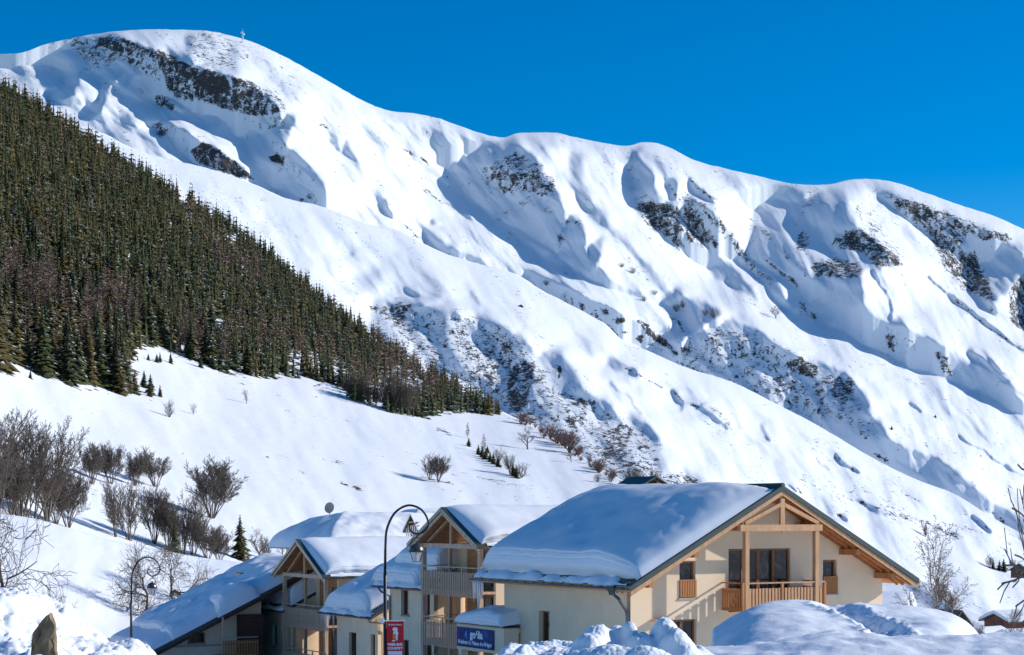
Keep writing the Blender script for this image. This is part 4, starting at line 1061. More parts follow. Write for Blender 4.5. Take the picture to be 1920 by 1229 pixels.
_slat_me = {}
def slats(parent, name, axis, s0, s1, c, z0, z1, pitch, w, th, mat, jitter=0.0):
    """upright boards between s0 and s1, every one an object sharing one mesh"""
    key = (name, axis, round(z1 - z0, 3), w, th, mat.name)
    if key not in _slat_me:
        m = MB(); h = z1 - z0
        if axis == 'b': m.box(-th / 2, th / 2, -w / 2, w / 2, 0, h)
        else: m.box(-w / 2, w / 2, -th / 2, th / 2, 0, h)
        _slat_me[key] = m.mesh(name, mat)
    n = max(1, int(round((s1 - s0) / pitch)))
    for i in range(n + 1):
        s = s0 + (s1 - s0) * i / n
        o = bpy.data.objects.new(name, _slat_me[key]); COL.objects.link(o); o.parent = parent
        o.location = ((c, s, z0 + _rng.uniform(-jitter, jitter)) if axis == 'b' else (s, c, z0 + _rng.uniform(-jitter, jitter)))

def smooth01(x): x = np.clip(x, 0, 1); return x * x * (3 - 2 * x)

def snow_cap(label, fr, slope, s0, s1, e0, e1, zroof, T, t_lo=.5, t_hi=.5, t_top=.6, bulge=.12, seed=0, cat='snow', group=None, lay=.05, step_len=.25, wavy=.12, und=.06, grooves=(), dens=1.0, tilt=0.0, lip=0.12, hip=None, rough=0.0):
    """a thick blanket of snow on a roof plane.
    slope: 'a' = the roof rises with a (s runs along a, e along b); 'b' = rises as b falls away from s0 (s runs along b)
    s0: lower edge (eave), s1: upper edge; e0, e1: ends; zroof(s) gives the roof height"""
    rg = np.random.RandomState(seed)
    ns = int(max(14, abs(s1 - s0) / .16 * dens)); ne = int(max(18, abs(e1 - e0) / .14 * dens)); nf = 26
    es = np.linspace(e0, e1, ne)
    sg = 1.0 if s1 > s0 else -1.0
    L = abs(s1 - s0)
    rows = []
    # how thick the blanket is at each place: 0 at the ends, full inside
    def Tfun(q, e):
        de0 = np.abs(e - e0); de1 = np.abs(e1 - e)
        k = np.minimum(np.sqrt(np.clip(1 - (1 - np.clip(de0 / t_lo, 0, 1)) ** 2, 0, 1)), np.sqrt(np.clip(1 - (1 - np.clip(de1 / t_hi, 0, 1)) ** 2, 0, 1)))
        kt = np.sqrt(np.clip(1 - (1 - np.clip((L - q) / t_top, 0, 1)) ** 2, 0, 1))
        u = und * fbm(e / 2.2 + seed, q / 2.0, 3, seed + 3) * 2
        tl = 1 + tilt * (q / L)
        t = T * k * kt * tl + u * k * kt
        for (ge, gw, gd, gq0, gq1) in grooves:
            t = t - gd * np.exp(-((e - ge) / gw) ** 2) * smooth01((q - gq0) / .6) * smooth01((gq1 - q) / .6) * k
        if rough: t = t + rough * (fbm(e * 3.2, q * 3.2, 4, seed + 70)) * np.exp(-((de0 - .9) / .9) ** 2) * k
        return np.maximum(t, 0.02)
    ew = wavy * fbm(es / 1.7 + 3 * seed, es * 0 + seed, 3, seed)
    # the cut face above the eave: horizontal layers, slightly overhanging
    Tf = Tfun(np.full(ne, 0.35), es)
    lay_n = np.array([fbm(np.array([0.0]), np.array([k * 0.9 + seed]), 2, seed + 50)[0] for k in range(nf + 1)])
    for k in range(nf + 1):
        f = k / nf
        out = bulge * math.sin(math.pi * min(1, f * 1.15)) - (0.16 * T) * max(0, (f - .80) / .20) ** 2 + lay * lay_n[k] * (1 - f * .4) * 3.0
        q = -out + ew * (1 - .3 * f) + lay * .6 * fbm(es / .9, es * 0 + k * .55, 2, seed + 7)
        q = q + 0.0
        zz = f ** .95 * Tf * (1 - .06 * max(0, (f - .8) / .2))
        rows.append((q, es, zz))
    q0 = 0.16 * T
    for i in range(1, ns + 1):
        q = q0 + (L - q0) * (i / ns) ** 1.0
        qq = np.full(ne, q)
        t = Tfun(np.maximum(qq, .35), es)
        t = t * (1 - .06 * np.exp(-((q - q0) / .35)))
        rows.append((qq + ew * .7 * math.exp(-q / .8), es, t))
    V = []
    for q, e, t in rows:
        s = s0 + sg * np.clip(q, -1, L)
        zr = zroof(s)
        if hip is not None: zr = np.minimum(zr, hip(e))
        over = np.minimum(q, 0)
        z = zr + t + (zroof(s0) - zroof(s0 + sg * over)) * 0
        V.append(np.stack([s, e, z], 1) if slope == 'a' else np.stack([e, s, z], 1))
    V = np.stack(V, 0)
    nr = len(rows)
    FQ = grid_faces(nr, ne)
    me = npmesh('roof_snow', V.reshape(-1, 3), FQ, [M_ROOFSNOW], True)
    o = bpy.data.objects.new('roof_snow', me); COL.objects.link(o)
    o.location = (OX, OY, 0); o.rotation_euler = (0, 0, PHI)
    # outward normals
    bm = bmesh.new(); bm.from_mesh(me); bmesh.ops.recalc_face_normals(bm, faces=bm.faces)
    if sum(f.normal.z * f.calc_area() for f in bm.faces) < 0: bmesh.ops.reverse_faces(bm, faces=bm.faces)
    bm.to_mesh(me); bm.free()
    tag(o, label, cat, group)
    return o

def slush(parent, slope, s0, s1, e0, e1, zroof, seed=0, t=.12, pitch=.11):
    """ragged low rim of snow left along a gutter"""
    es = np.arange(e0, e1, pitch); n = len(es)
    wid = abs(s1 - s0) * (0.70 + 1.3 * fbm(es / 1.3 + seed, es * 0 + seed, 3, seed)); wid = np.clip(wid, .03, abs(s1 - s0) * 1.3)
    hh = t * (.8 + 1.9 * fbm(es / 1.1, es * 0 + 4 + seed, 2, seed + 2)); hh = np.clip(hh, .03, t * 2)
    sg = 1 if s1 > s0 else -1
    rows = []
    for f, g in ((-.10, -.35), (-.06, .35), (.15, .85), (.5, 1.0), (.85, .5), (1.0, -.1)):
        s = s0 + sg * wid * f; z = zroof(s) + hh * g
        rows.append(np.stack([s, es, z], 1) if slope == 'a' else np.stack([es, s, z], 1))
    me = npmesh('snow_rim', np.stack(rows).reshape(-1, 3), grid_faces(6, n), [M_ROOFSNOW], True)
    return link('snow_rim', me, parent)

def icicles(parent, slope, s, e0, e1, z, n, lmin, lmax, seed=0, rr=.03):
    r = random.Random(seed)
    for i in range(n):
        e = e0 + (e1 - e0) * (i + r.random() * .8) / n; L = lmin + (lmax - lmin) * r.random() ** 2; k = rr * (.6 + .6 * r.random()) * (0.5 + L)
        m = MB(); c = (s, e, z) if slope == 'a' else (e, s, z)
        m.lathe([(.001, -L), (k * .35, -L * .7), (k * .7, -L * .35), (k, -.02), (k * 1.1, .04)], c, 6)
        m.build('icicle', M_ICE, parent, True)
def ice_mat():
    m, n, l, b = newmat('ice')
    b.inputs['Base Color'].default_value = (.78, .86, .92, 1); b.inputs['Roughness'].default_value = .12
    b.inputs['Transmission Weight'].default_value = .55; b.inputs['IOR'].default_value = 1.31
    return m
M_ICE = ice_mat()

def downpipe(parent, pts, r=.05):
    return MB().tube(pts, r, 8).build('downpipe', M_ZINC, parent, True)
def gutter(parent, slope, s, e0, e1, z, r=.075):
    m = MB(); n = 8
    prof = [(math.cos(math.pi + math.pi * i / (n - 1)) * r, math.sin(math.pi + math.pi * i / (n - 1)) * r) for i in range(n)]
    pts = [(p[0], p[1]) for p in prof] + [(p[0] * .8, p[1] * .8 + .004) for p in prof[::-1]]
    if slope == 'a': m.prism([(s + x, e0, z + y) for x, y in pts], (0, e1 - e0, 0))
    else: m.prism([(e0, s + x, z + y) for x, y in pts], (e1 - e0, 0, 0))
    g = m.build('gutter', M_ZINC, parent, True)
    k = int(abs(e1 - e0) / .7)
    for i in range(k + 1):
        e = e0 + (e1 - e0) * (i + .5) / (k + 1); c = MB()
        if slope == 'a': c.box(s - r * 1.1, s + r * 1.1, e - .015, e + .015, z - .01, z + .025)
        else: c.box(e - .015, e + .015, s - r * 1.1, s + r * 1.1, z - .01, z + .025)
        c.build('bracket', M_IRON, g)
    return g
# ================================================================== the big chalet
CH = tag(house('chalet'), 'big cream chalet with an orange timber balcony under a wide gable', 'chalet')
W = 13.75; HW = W / 2; EZ = -2.475; TP = math.tan(R(27.65)); VB0, VB1 = 0.0, 11.4
WA0, WA1, WB0, WB1 = 0.8, 12.9, 1.18, 10.15
GZ = -8.0
roofz = lambda a: EZ + TP * (HW - np.abs(np.asarray(a, float) - HW))
rz1 = lambda a: float(roofz(a))
# roof slabs (top at roofz), fascias, soffit
th = .20
for nm, a0, a1 in (('roof', 0, HW), ('roof', W, HW)):
    m = MB()
    m.prism([(a0, VB0, rz1(a0)), (a1, VB0, rz1(a1)), (a1, VB0, rz1(a1) - th), (a0, VB0, rz1(a0) - th)], (0, VB1 - VB0, 0))
    m.build('roof', M_METAL, CH)
    # pale fascia under the metal, then the soffit boards
    m = MB(); q = th + .003
    m.prism([(a0 + (.03 if a0 < HW else -.03), VB0 + .04, rz1(a0) - q), (a1, VB0 + .04, rz1(a1) - q), (a1, VB0 + .04, rz1(a1) - q - .17), (a0 + (.03 if a0 < HW else -.03), VB0 + .04, rz1(a0) - q - .17)], (0, .05, 0))
    m.build('bargeboard', M_TIMBER, CH)
    m = MB()
    m.prism([(a0 + (.05 if a0 < HW else -.05), VB0 + .095, rz1(a0) - q), (a1, VB0 + .095, rz1(a1) - q), (a1, VB0 + .095, rz1(a1) - q - .03), (a0 + (.05 if a0 < HW else -.05), VB0 + .095, rz1(a0) - q - .03)], (0, VB1 - .2, 0))
    m.build('soffit', M_ORANGE, CH)
    for i, bb in enumerate((.35, .78, 1.10)):
        m = MB(); sgn = 1 if a0 < HW else -1
        m.beam((a0 + sgn * .12, bb, rz1(a0 + sgn * .12) - q - .10), (a1, bb, rz1(a1) - q - .10), .08, .13)
        m.build('rafter', M_ORANGE, CH)
m = MB(); m.tube([(HW, VB0 - .01, rz1(HW) + .0), (HW, VB1, rz1(HW) + .0)], .09, 8); m.build('ridge_cap', M_METAL, CH, True)
m = MB(); m.box(-.03, .0 - .003, VB0 + .02, VB1, EZ - .22, EZ - .03); m.build('eave_board', M_TIMBER, CH)
# purlins under the verge
for a, l0 in ((1.0, .25), (3.0, .22), (5.0, .3), (8.75, .30), (10.75, .22), (12.55, .25)):
    zz = rz1(a) - th - .20
    m = MB(); m.box(a - .10, a + .10, .18, 1.175, zz - .22, zz); o = m.build('purlin', M_ORANGE, CH)
m = MB(); m.box(HW - .09, HW + .09, .12, 1.175, rz1(HW) - th - .45, rz1(HW) - th - .12); m.build('ridge_beam', M_TIMBER, CH)
# gable wall
def ga(px): return a_at(px, WB0)
def gz(py, px): return z_at(py, ga(px), WB0)
H1 = (ga(1274), ga(1304), gz(1121, 1290), gz(1053, 1290))
H2 = (ga(1366), ga(1482), gz(1146, 1425), gz(1029, 1425))
H3 = (ga(1543), ga(1569), gz(1113, 1555), gz(1050, 1555))
H4 = (ga(1257), ga(1306), gz(1240, 1280), gz(1162, 1280))
top = [(WA0, rz1(WA0) - .24), (HW, rz1(HW) - .24), (WA1, rz1(WA1) - .24)]
wall(CH, 'b', WB0, WA0, WA1, GZ, top, [H1, H2, H3, H4], .22, M_STUCCO)
w1 = window(CH, 'b', WB0, *H1, d=.13)
w2 = window(CH, 'b', WB0, *H2, d=.10, leaves=4, sill=False, curtain=False)
w3 = window(CH, 'b', WB0, *H3, d=.13)
w4 = window(CH, 'b', WB0, *H4, d=.13, leaves=2, sill=False, name='door')
for H in (H1, H3):
    zt = gz(1087, 1290) if H is H1 else gz(1081, 1555)
    g = MB().box(H[0] + .0, H[1] + .02, WB0 - .045, WB0 - .02, zt - .05, zt).build('window_guard', M_ORANGE, CH)
    slats(g, 'slat', 'a', H[0] + .05, H[1] - .02, WB0 - .033 + .0, H[2] + .02, zt - .055, .105, .085, .022, M_ORANGE)
m = MB(); m.box(H4[0] - .9, H4[0] - .3, WB0 - .35, WB0 - .003, H4[3] - .02, H4[3] + .04); m.build('porch_ledge', M_TIMBERG, CH)
# long wall facing the left
LW = (b_at(1031, WA0), b_at(1010, WA0), z_at(1207, WA0, 7), z_at(1146, WA0, 7))
lw0, lw1 = sorted(LW[:2])
wall(CH, 'a', WA0, WB0 + .001, WB1, GZ, [(WB0, rz1(WA0) - .24), (WB1, rz1(WA0) - .24)], [(lw0, lw1, LW[2], LW[3])], .25, M_STUCCO)
window(CH, 'a', WA0, lw0, lw1, LW[2], LW[3], d=.2, leaves=1)
# walls not seen, to close the house
wall(CH, 'b', WB1, WA0 + .001, WA1, GZ, top, [], -.2, M_STUCCO)
wall(CH, 'a', WA1, WB0 + .001, WB1, GZ, [(WB0, rz1(WA1) - .24), (WB1, rz1(WA1) - .24)], [], -.2, M_STUCCO)
gutter(CH, 'a', -.08, VB0 + .05, VB1, EZ - .09)
pz = EZ - .16
downpipe(CH, [(-.08, 1.0, EZ - .1), (-.08, .95, EZ - .35), (.0, .75, EZ - .5), (WA0 - .12, .2 + WB0 - .1, EZ - .95), (WA0 - .09, WB0 + .08, EZ - 1.15), (WA0 - .09, WB0 + .08, GZ)], .06)
MB().lathe([(.08, -.28), (.10, -.2), (.19, -.02), (.19, .05)], (-.12, 1.05, EZ - .08), 12).build('hopper', M_METAL, CH, True)
# balcony: floor, posts, beam, truss, railings
bf = -.02
A0, A1 = a_at(1354, WB0), a_at(1546, bf)
zf = z_at(1146, A0, bf) ; zr = z_at(1089.5, A1, bf); zb = z_at(990, 7.0, .18)
B = MB().box(A0, A1, bf + .06, WB0 - .003, zf - .02, zf + .10).build('balcony_floor', M_ORANGE, CH)
pa0, pa1 = a_at(1400, bf), a_at(1531, bf)
for pa in (pa0, pa1):
    MB().box(pa - .09, pa + .09, bf - .05, bf + .13, zf - .25, zb - .13).build('post', M_TIMBER, CH)
MB().box(pa0 - .32, pa1 + .25, bf - .06, bf + .15, zb - .12, zb + .12).build('cross_beam', M_TIMBER, CH)
for a in (pa0, pa1): MB().box(a - .1, a + .1, bf + .151, WB0 - .002, zb - .10, zb + .10).build('tie_beam', M_ORANGE, CH)
MB().box(HW - .10, HW + .10, bf + .04, bf + .14, zb + .122, rz1(HW) - th - .30).build('king_post', M_TIMBER, CH)
for sg in (-1, 1):
    x0 = HW + sg * 1.75
    MB().beam((x0, bf + .09, zb + .17), (HW + sg * .10, bf + .09, rz1(HW) - th - .52), .10, .14).build('strut', M_TIMBER, CH)
MB().tube([(HW, bf + .05, zb - .12), (HW, bf + .05, zb - .22)], [.09, .02], 8).build('carved_drop', M_TIMBERG, CH, True)
rl = MB().box(A0, A1 + .02, bf - .035, bf + .035, zr - .05, zr).build('balcony_rail', M_TIMBER, CH)
slats(rl, 'slat', 'a', A0 + .05, A1 - .03, bf, zf - .03, zr - .22, .152, .098, .035, M_TIMBER, .006)
MB().box(A0, A1, bf + .02, bf + .05, zr - .36, zr - .28).build('lower_rail', M_ORANGE, rl)
MB().box(A0, A1, bf + .02, bf + .05, zf + .12, zf + .2).build('lower_rail', M_ORANGE, rl)
for x in (A0 + .02, (pa0 + pa1) / 2, A1): MB().box(x - .05, x + .05, bf - .045, bf + .045, zf, zr - .052).build('baluster_post', M_ORANGE, rl)
for aa in (A0, A1):
    r2_ = MB().box(aa - .035, aa + .035, bf + .06, WB0 - .002, zr - .05, zr).build('balcony_rail', M_ORANGE, CH)
    slats(r2_, 'slat', 'b', bf + .15, WB0 - .06, aa, zf - .03, zr - .22, .152, .098, .035, M_ORANGE, .006)
    MB().box(aa + .02, aa + .05, bf + .06, WB0 - .01, zr - .36, zr - .28).build('lower_rail', M_ORANGE, r2_)
# snow on the chalet
c = snow_cap('huge blue-shaded snow blanket on the left slope of the big chalet roof', CH, 'a', .45, HW - .30, .12, VB1 - .15, roofz, .98, rough=.05, t_lo=3.0, t_hi=.8, t_top=2.6, bulge=.10, seed=3, lay=.05, und=.07, wavy=.10)
slush(c, 'a', .02, .55, .3, VB1 - .1, roofz, 3, .13)
c2 = snow_cap('thin snow on the far sunny slope of the big chalet roof', CH, 'a', W - .05, HW + 1.2, .15, VB1 - .2, roofz, .22, t_lo=.5, t_hi=.5, t_top=.8, bulge=.02, seed=5, lay=.02)
icicles(c, 'a', .0, VB1 - .9, VB1 - .1, EZ - .14, 7, .3, 1.5, 3, .05)
# small gabled turret on the ridge
TU = tag(house('roof_turret'), 'little gabled timber turret with a dark roof on the chalet ridge', 'roof turret')
ta, tb0, tb1 = 6.75, 7.9, 9.9; tz = rz1(HW)
MB().box(ta - .62, ta + .62, tb0 + .35, tb1 - .2, tz - .4, tz + .18).build('base', M_ORANGE, TU)
for s in (-1, 1):
    m = MB(); zt = tz + .50
    m.prism([(ta, tb0, zt), (ta + s * .95, tb0, zt - .48), (ta + s * .95, tb0, zt - .54), (ta, tb0, zt - .06)], (0, tb1 - tb0, 0)); m.build('roof', M_METAL, TU)
m = MB(); m.prism([(ta - .6, tb0 + .3, tz + .181), (ta + .6, tb0 + .3, tz + .181), (ta, tb0 + .3, tz + .43)], (0, .05, 0)); m.build('gable', M_TIMBER, TU)
m = MB(); m.box(ta - .2, ta + .2, tb0 + .27, tb0 + .298, tz + .19, tz + .32); m.build('vent', M_SHADE, TU)

# ================================================================== entrance canopy and sign
CA = tag(house('entrance_canopy'), 'cream entrance canopy between the chalet and the balconied gable house', 'canopy')
sb0, sb1 = b_at(926, 0), b_at(857, 0); sz0, sz1 = z_at(1216, 0, 11), z_at(1179, 0, 11)
MB().box(.03, .70, 8.85, sb1 + .05, sz0 - .12, sz1 + .12).build('beam', M_STUCCO2, CA)
MB().box(-.04, .75, 8.82, sb1 + .1, sz1 + .123, sz1 + .18).build('capping', M_METAL, CA)
for b in (8.95, sb1 - .1): MB().box(.08, .4, b - .12, b + .12, GZ, sz0 - .122).build('post', M_STUCCO2, CA)
SG = tag(house('sign'), 'dark blue sign board with white lettering above the entrance', 'sign')
def sign_mat():
    m, n, l, b = newmat('blue_sign_print')
    f = noise_n(n, l, coord(n, l, (1, 1, 1.8)), 1.6, 4, .5, .8)
    l.new(ramp_n(n, l, f, [(.40, (.004, .022, .12)), (.62, (.008, .05, .22)), (.80, (.05, .14, .34))]), b.inputs['Base Color'])
    b.inputs['Roughness'].default_value = .6; b.inputs['Specular IOR Level'].default_value = .15
    return m
MB().box(-.02, .029, sb0, sb1, sz0, sz1).build('board', sign_mat(), SG)
M_WHITE = simple('white_print', (.80, .80, .80), .5, var=.02)
M_CYAN = simple('light_blue_print', (.10, .45, .75), .5, var=.02)
def text_mesh(txt, size, mat, bold=0.0):
    cu = bpy.data.curves.new('lettering', 'FONT'); cu.body = txt; cu.size = size; cu.align_x = 'CENTER'; cu.align_y = 'CENTER'; cu.offset = bold; cu.extrude = .004
    o = bpy.data.objects.new('t', cu); COL.objects.link(o)
    bpy.context.view_layer.update()
    me = bpy.data.meshes.new_from_object(o.evaluated_get(bpy.context.evaluated_depsgraph_get()))
    bpy.data.objects.remove(o); me.materials.clear(); me.materials.append(mat); me.name = 'lettering'
    return me
def put_text(parent, txt, size, mat, b, z, a, bold=0.0, sx=1.0):
    o = link('lettering', text_mesh(txt, size, mat, bold), parent)
    # reads along -b (towards the camera's right), facing -a
    o.matrix_local = Matrix(((0, 0, -1, a), (-sx, 0, 0, b), (0, 1, 0, z), (0, 0, 0, 1)))
sm = (sb0 + sb1) / 2; sh = sz1 - sz0
put_text(SG, 'goélia', .44, M_WHITE, sm - .15, sz0 + sh * .67, -.03, .016)
put_text(SG, 'Résidence Le Balcon des Neiges', .215, M_WHITE, sm, sz0 + sh * .24, -.03, .009, .98)
MB().tube([(-.03, sm + .62, sz0 + sh * .45), (-.03, sm + .70, sz0 + sh * .65), (-.03, sm + .60, sz0 + sh * .88)], [.02, .06, .01], 6).build('logo_flame', M_CYAN, SG)
zc = lambda s: sz1 + .18 + 0 * np.asarray(s, float)
snow_cap('rounded snow cushion on top of the entrance canopy', CA, 'a', -.02, 2.2, 8.9, sb1 + .0, lambda s: sz1 + .18 + .10 * np.asarray(s, float), .55, t_lo=.3, t_hi=.7, t_top=.8, bulge=.12, seed=8, lay=.03, und=.12)
MB().box(.75, 2.3, 8.9, sb1, sz1 - .1, sz1 + .17).build('deck', M_STUCCO2, CA)

# ================================================================== gable houses with loggias
def gable_house(label, af, bc, hw, zt, ze, length, levels, zfloor, posts, cap_lab, seed, open_side=True, back=1.9, snowT=.62):
    """the gable faces the left; the ridge runs away to the right"""
    H = tag(house('gable_house'), label, 'house')
    tp = (zt - ze) / hw
    rz_ = lambda b: zt - tp * np.abs(np.asarray(b, float) - bc)
    r1 = lambda b: float(rz_(b)); a0, a1 = af - .55, af + length; q = .16
    for s in (-1, 1):
        e = bc + s * hw
        m = MB(); m.prism([(a0, bc, zt), (a0, e, ze), (a0, e, ze - q), (a0, bc, zt - q)], (a1 - a0, 0, 0)); m.build('roof', M_METAL, H)
        m = MB(); m.prism([(a0 - .03, bc, zt - .02), (a0 - .03, e, ze - .02), (a0 - .03, e, ze - q - .04), (a0 - .03, bc, zt - q - .04)], (.027, 0, 0)); m.build('roof_edge', M_ZINC, H)
        m = MB(); m.prism([(a0 + .05, bc, zt - q - .003), (a0 + .05, e - s * .03, ze - q - .003), (a0 + .05, e - s * .03, ze - q - .20), (a0 + .05, bc, zt - q - .20)], (.06, 0, 0)); m.build('bargeboard', M_TIMBERG, H)
        m = MB(); m.prism([(a0 + .115, bc, zt - q - .003), (a0 + .115, e - s * .05, ze - q - .003), (a0 + .115, e - s * .05, ze - q - .03), (a0 + .115, bc, zt - q - .03)], (a1 - a0 - .2, 0, 0)); m.build('soffit', M_CLAD, H)
    pb = [bc + hw * .80, bc - hw * .80]                    # far-left and near-right posts
    zbm = ze - .12
    MB().box(af - .08, af + .10, pb[1] - .25, pb[0] + .25, zbm - .10, zbm + .12).build('cross_beam', M_TIMBERG, H)
    MB().box(af - .05, af + .09, bc - .09, bc + .09, zbm + .121, zt - q - .2).build('king_post', M_TIMBER, H)
    for s in (-1, 1):
        MB().beam((af + .02, bc + s * hw * .66, zbm + .18), (af + .02, bc + s * .1, zt - q - .35), .10, .15, (1, 0, 0)).build('strut', M_TIMBER, H)
    zbot = zfloor[-1] - 2.6
    for b in pb:
        MB().box(af - .10, af + .10, b - .10, b + .10, zbot, zbm - .102).build('post', M_TIMBERG, H)
    MB().box(af + .9, af + 1.05, pb[0] - .95, pb[0] - .78, zbot, zbm - .102).build('post', M_TIMBERG, H)
    # back wall of the loggias, clad in boards, with doors
    ab = af + back
    wl_, wr_ = pb[0] - .9, pb[1] - .25
    holes = []
    for zf_ in zfloor:
        holes.append((bc - 1.75, bc + .35, zf_ + .05, zf_ + 2.05))
    holes = [h for h in holes]
    wall(H, 'a', ab, min(wl_, wr_), max(wl_, wr_), zbot, [(min(wl_, wr_), r1(min(wl_, wr_)) - .25), (bc, zt - .25), (max(wl_, wr_), r1(max(wl_, wr_)) - .25)], holes, .12, M_CLAD, name='clad_wall')
    # every board line is real
    m = MB(); z = zbot + .1
    while z < zt - .5:
        if not any(h[2] - .02 < z < h[3] + .02 for h in holes):
            lim = max(.05, (zt - .35 - z) / tp); b0_, b1_ = max(min(wl_, wr_), bc - lim), min(max(wl_, wr_), bc + lim)
            if b1_ > b0_: m.box(ab - .022, ab - .003, b0_ + .01, b1_ - .01, z, z + .125)
        else:
            h = holes[0]
            m.box(ab - .022, ab - .003, min(wl_, wr_) + .01, h[0] - .05, z, z + .125); m.box(ab - .022, ab - .003, h[1] + .05, max(wl_, wr_) - .01, z, z + .125)
        z += .14
    o = m.build('cladding_boards', M_CLAD, H); o['kind'] = 'stuff'
    for h in holes: window(H, 'a', ab, *h, d=.04, leaves=3, sill=False, curtain=True, name='glazed_door')
    # cream side walls
    rb = pb[1] - .25
    wall(H, 'b', rb, af + back * .35, a1 - .4, zbot, [(af, r1(rb) - .24), (a1, r1(rb) - .24)], [], .2, M_STUCCO)
    lb = pb[0] + .1
    wall(H, 'b', lb, af + back, a1 - .4, zbot, [(af, r1(lb) - .24), (a1, r1(lb) - .24)], [], -.2, M_STUCCO)
    wall(H, 'a', ab + .02, wl_ + .005, lb, zbot, [(wl_, r1(lb) - .3), (lb, r1(lb) - .3)], [(wl_ + .25, wl_ + .7, zfloor[-1] + .3, zfloor[-1] + 1.9)], .15, M_STUCCO)
    for zf_ in zfloor:
        f = MB().box(af - .02, ab - .025, rb + .003, pb[0] + .1, zf_ - .12, zf_).build('balcony_floor', M_TIMBERG, H)
        zr_ = zf_ + 1.08
        rl_ = MB().box(af - .09, af - .03, rb, pb[0] + .12, zr_ - .05, zr_).build('balcony_rail', M_TIMBERG, H)
        slats(rl_, 'slat', 'b', rb + .05, pb[0] + .05, af - .105, zf_ - .32, zr_ - .24, .175, .088, .03, M_TIMBERG, .008)
        MB().box(af - .085, af - .05, rb, pb[0] + .1, zr_ - .40, zr_ - .33).build('lower_rail', M_TIMBERG, rl_)
        MB().box(af - .085, af - .05, rb, pb[0] + .1, zf_ - .10, zf_ - .03).build('lower_rail', M_TIMBERG, rl_)
        for bb in np.linspace(rb + .1, pb[0], 4): MB().box(af - .028, af + .03, bb - .03, bb + .03, zf_ + .01, zr_ - .06).build('baluster_post', M_TIMBERG, rl_)
        sr = MB().box(af + .1, ab - .03, pb[0] + .06, pb[0] + .12, zr_ - .05, zr_).build('balcony_rail', M_TIMBERG, H)
        slats(sr, 'slat', 'a', af + .2, ab - .1, pb[0] + .09, zf_ - .3, zr_ - .24, .163, .095, .03, M_TIMBERG, .008)
    cap = []
    zr_a = lambda b: rz_(b)
    cap.append(snow_cap(cap_lab[0], H, 'b', bc - hw + .12, bc + .05, a0 + .22, a1 - .05, zr_a, snowT, t_lo=1.1, t_hi=.5, t_top=4.5, bulge=.05, seed=seed, lay=.03, und=.05, wavy=.12))
    cap.append(snow_cap(cap_lab[1], H, 'b', bc + hw - .12, bc - .05, a0 + .22, a1 - .05, zr_a, snowT * .9, t_lo=1.0, t_hi=.5, t_top=4.5, bulge=.08, seed=seed + 1, lay=.03, und=.05, wavy=.10))
    slush(cap[0], 'b', bc - hw, bc - hw + .3, a0 + .5, a1 - .1, zr_a, seed, .1)
    gutter(H, 'b', bc - hw - .06, a0 + .3, a1, ze - .1)
    return H, cap, r1

TBh, TBc, TBr = gable_house('nearer of the two tall gable houses, with grey slatted balconies, beside the chalet', 4.15, 20.75, 3.45, .40, -1.32, 9.0, 2,
    [z_at(1161, 4.15, 20) + .0 - 1.08 + 2.42, z_at(1161, 4.15, 20) - 1.08], None,
    ('smooth sunlit snow on the right roof slope of the nearer gable house', 'snow on the left roof slope of the nearer gable house'), 21)
TAh, TAc, TAr = gable_house('further of the two tall gable houses, whose upper balcony looks over the low snowy roof', 6.2, 42.3, 3.7, -1.37, -3.4, 7.5, 2,
    [z_at(1134, 6.2, 42) - 1.08, z_at(1218, 6.2, 42) - 1.08], None,
    ('smooth sunlit snow on the right roof slope of the further gable house', 'snow on the left roof slope of the further gable house'), 31)

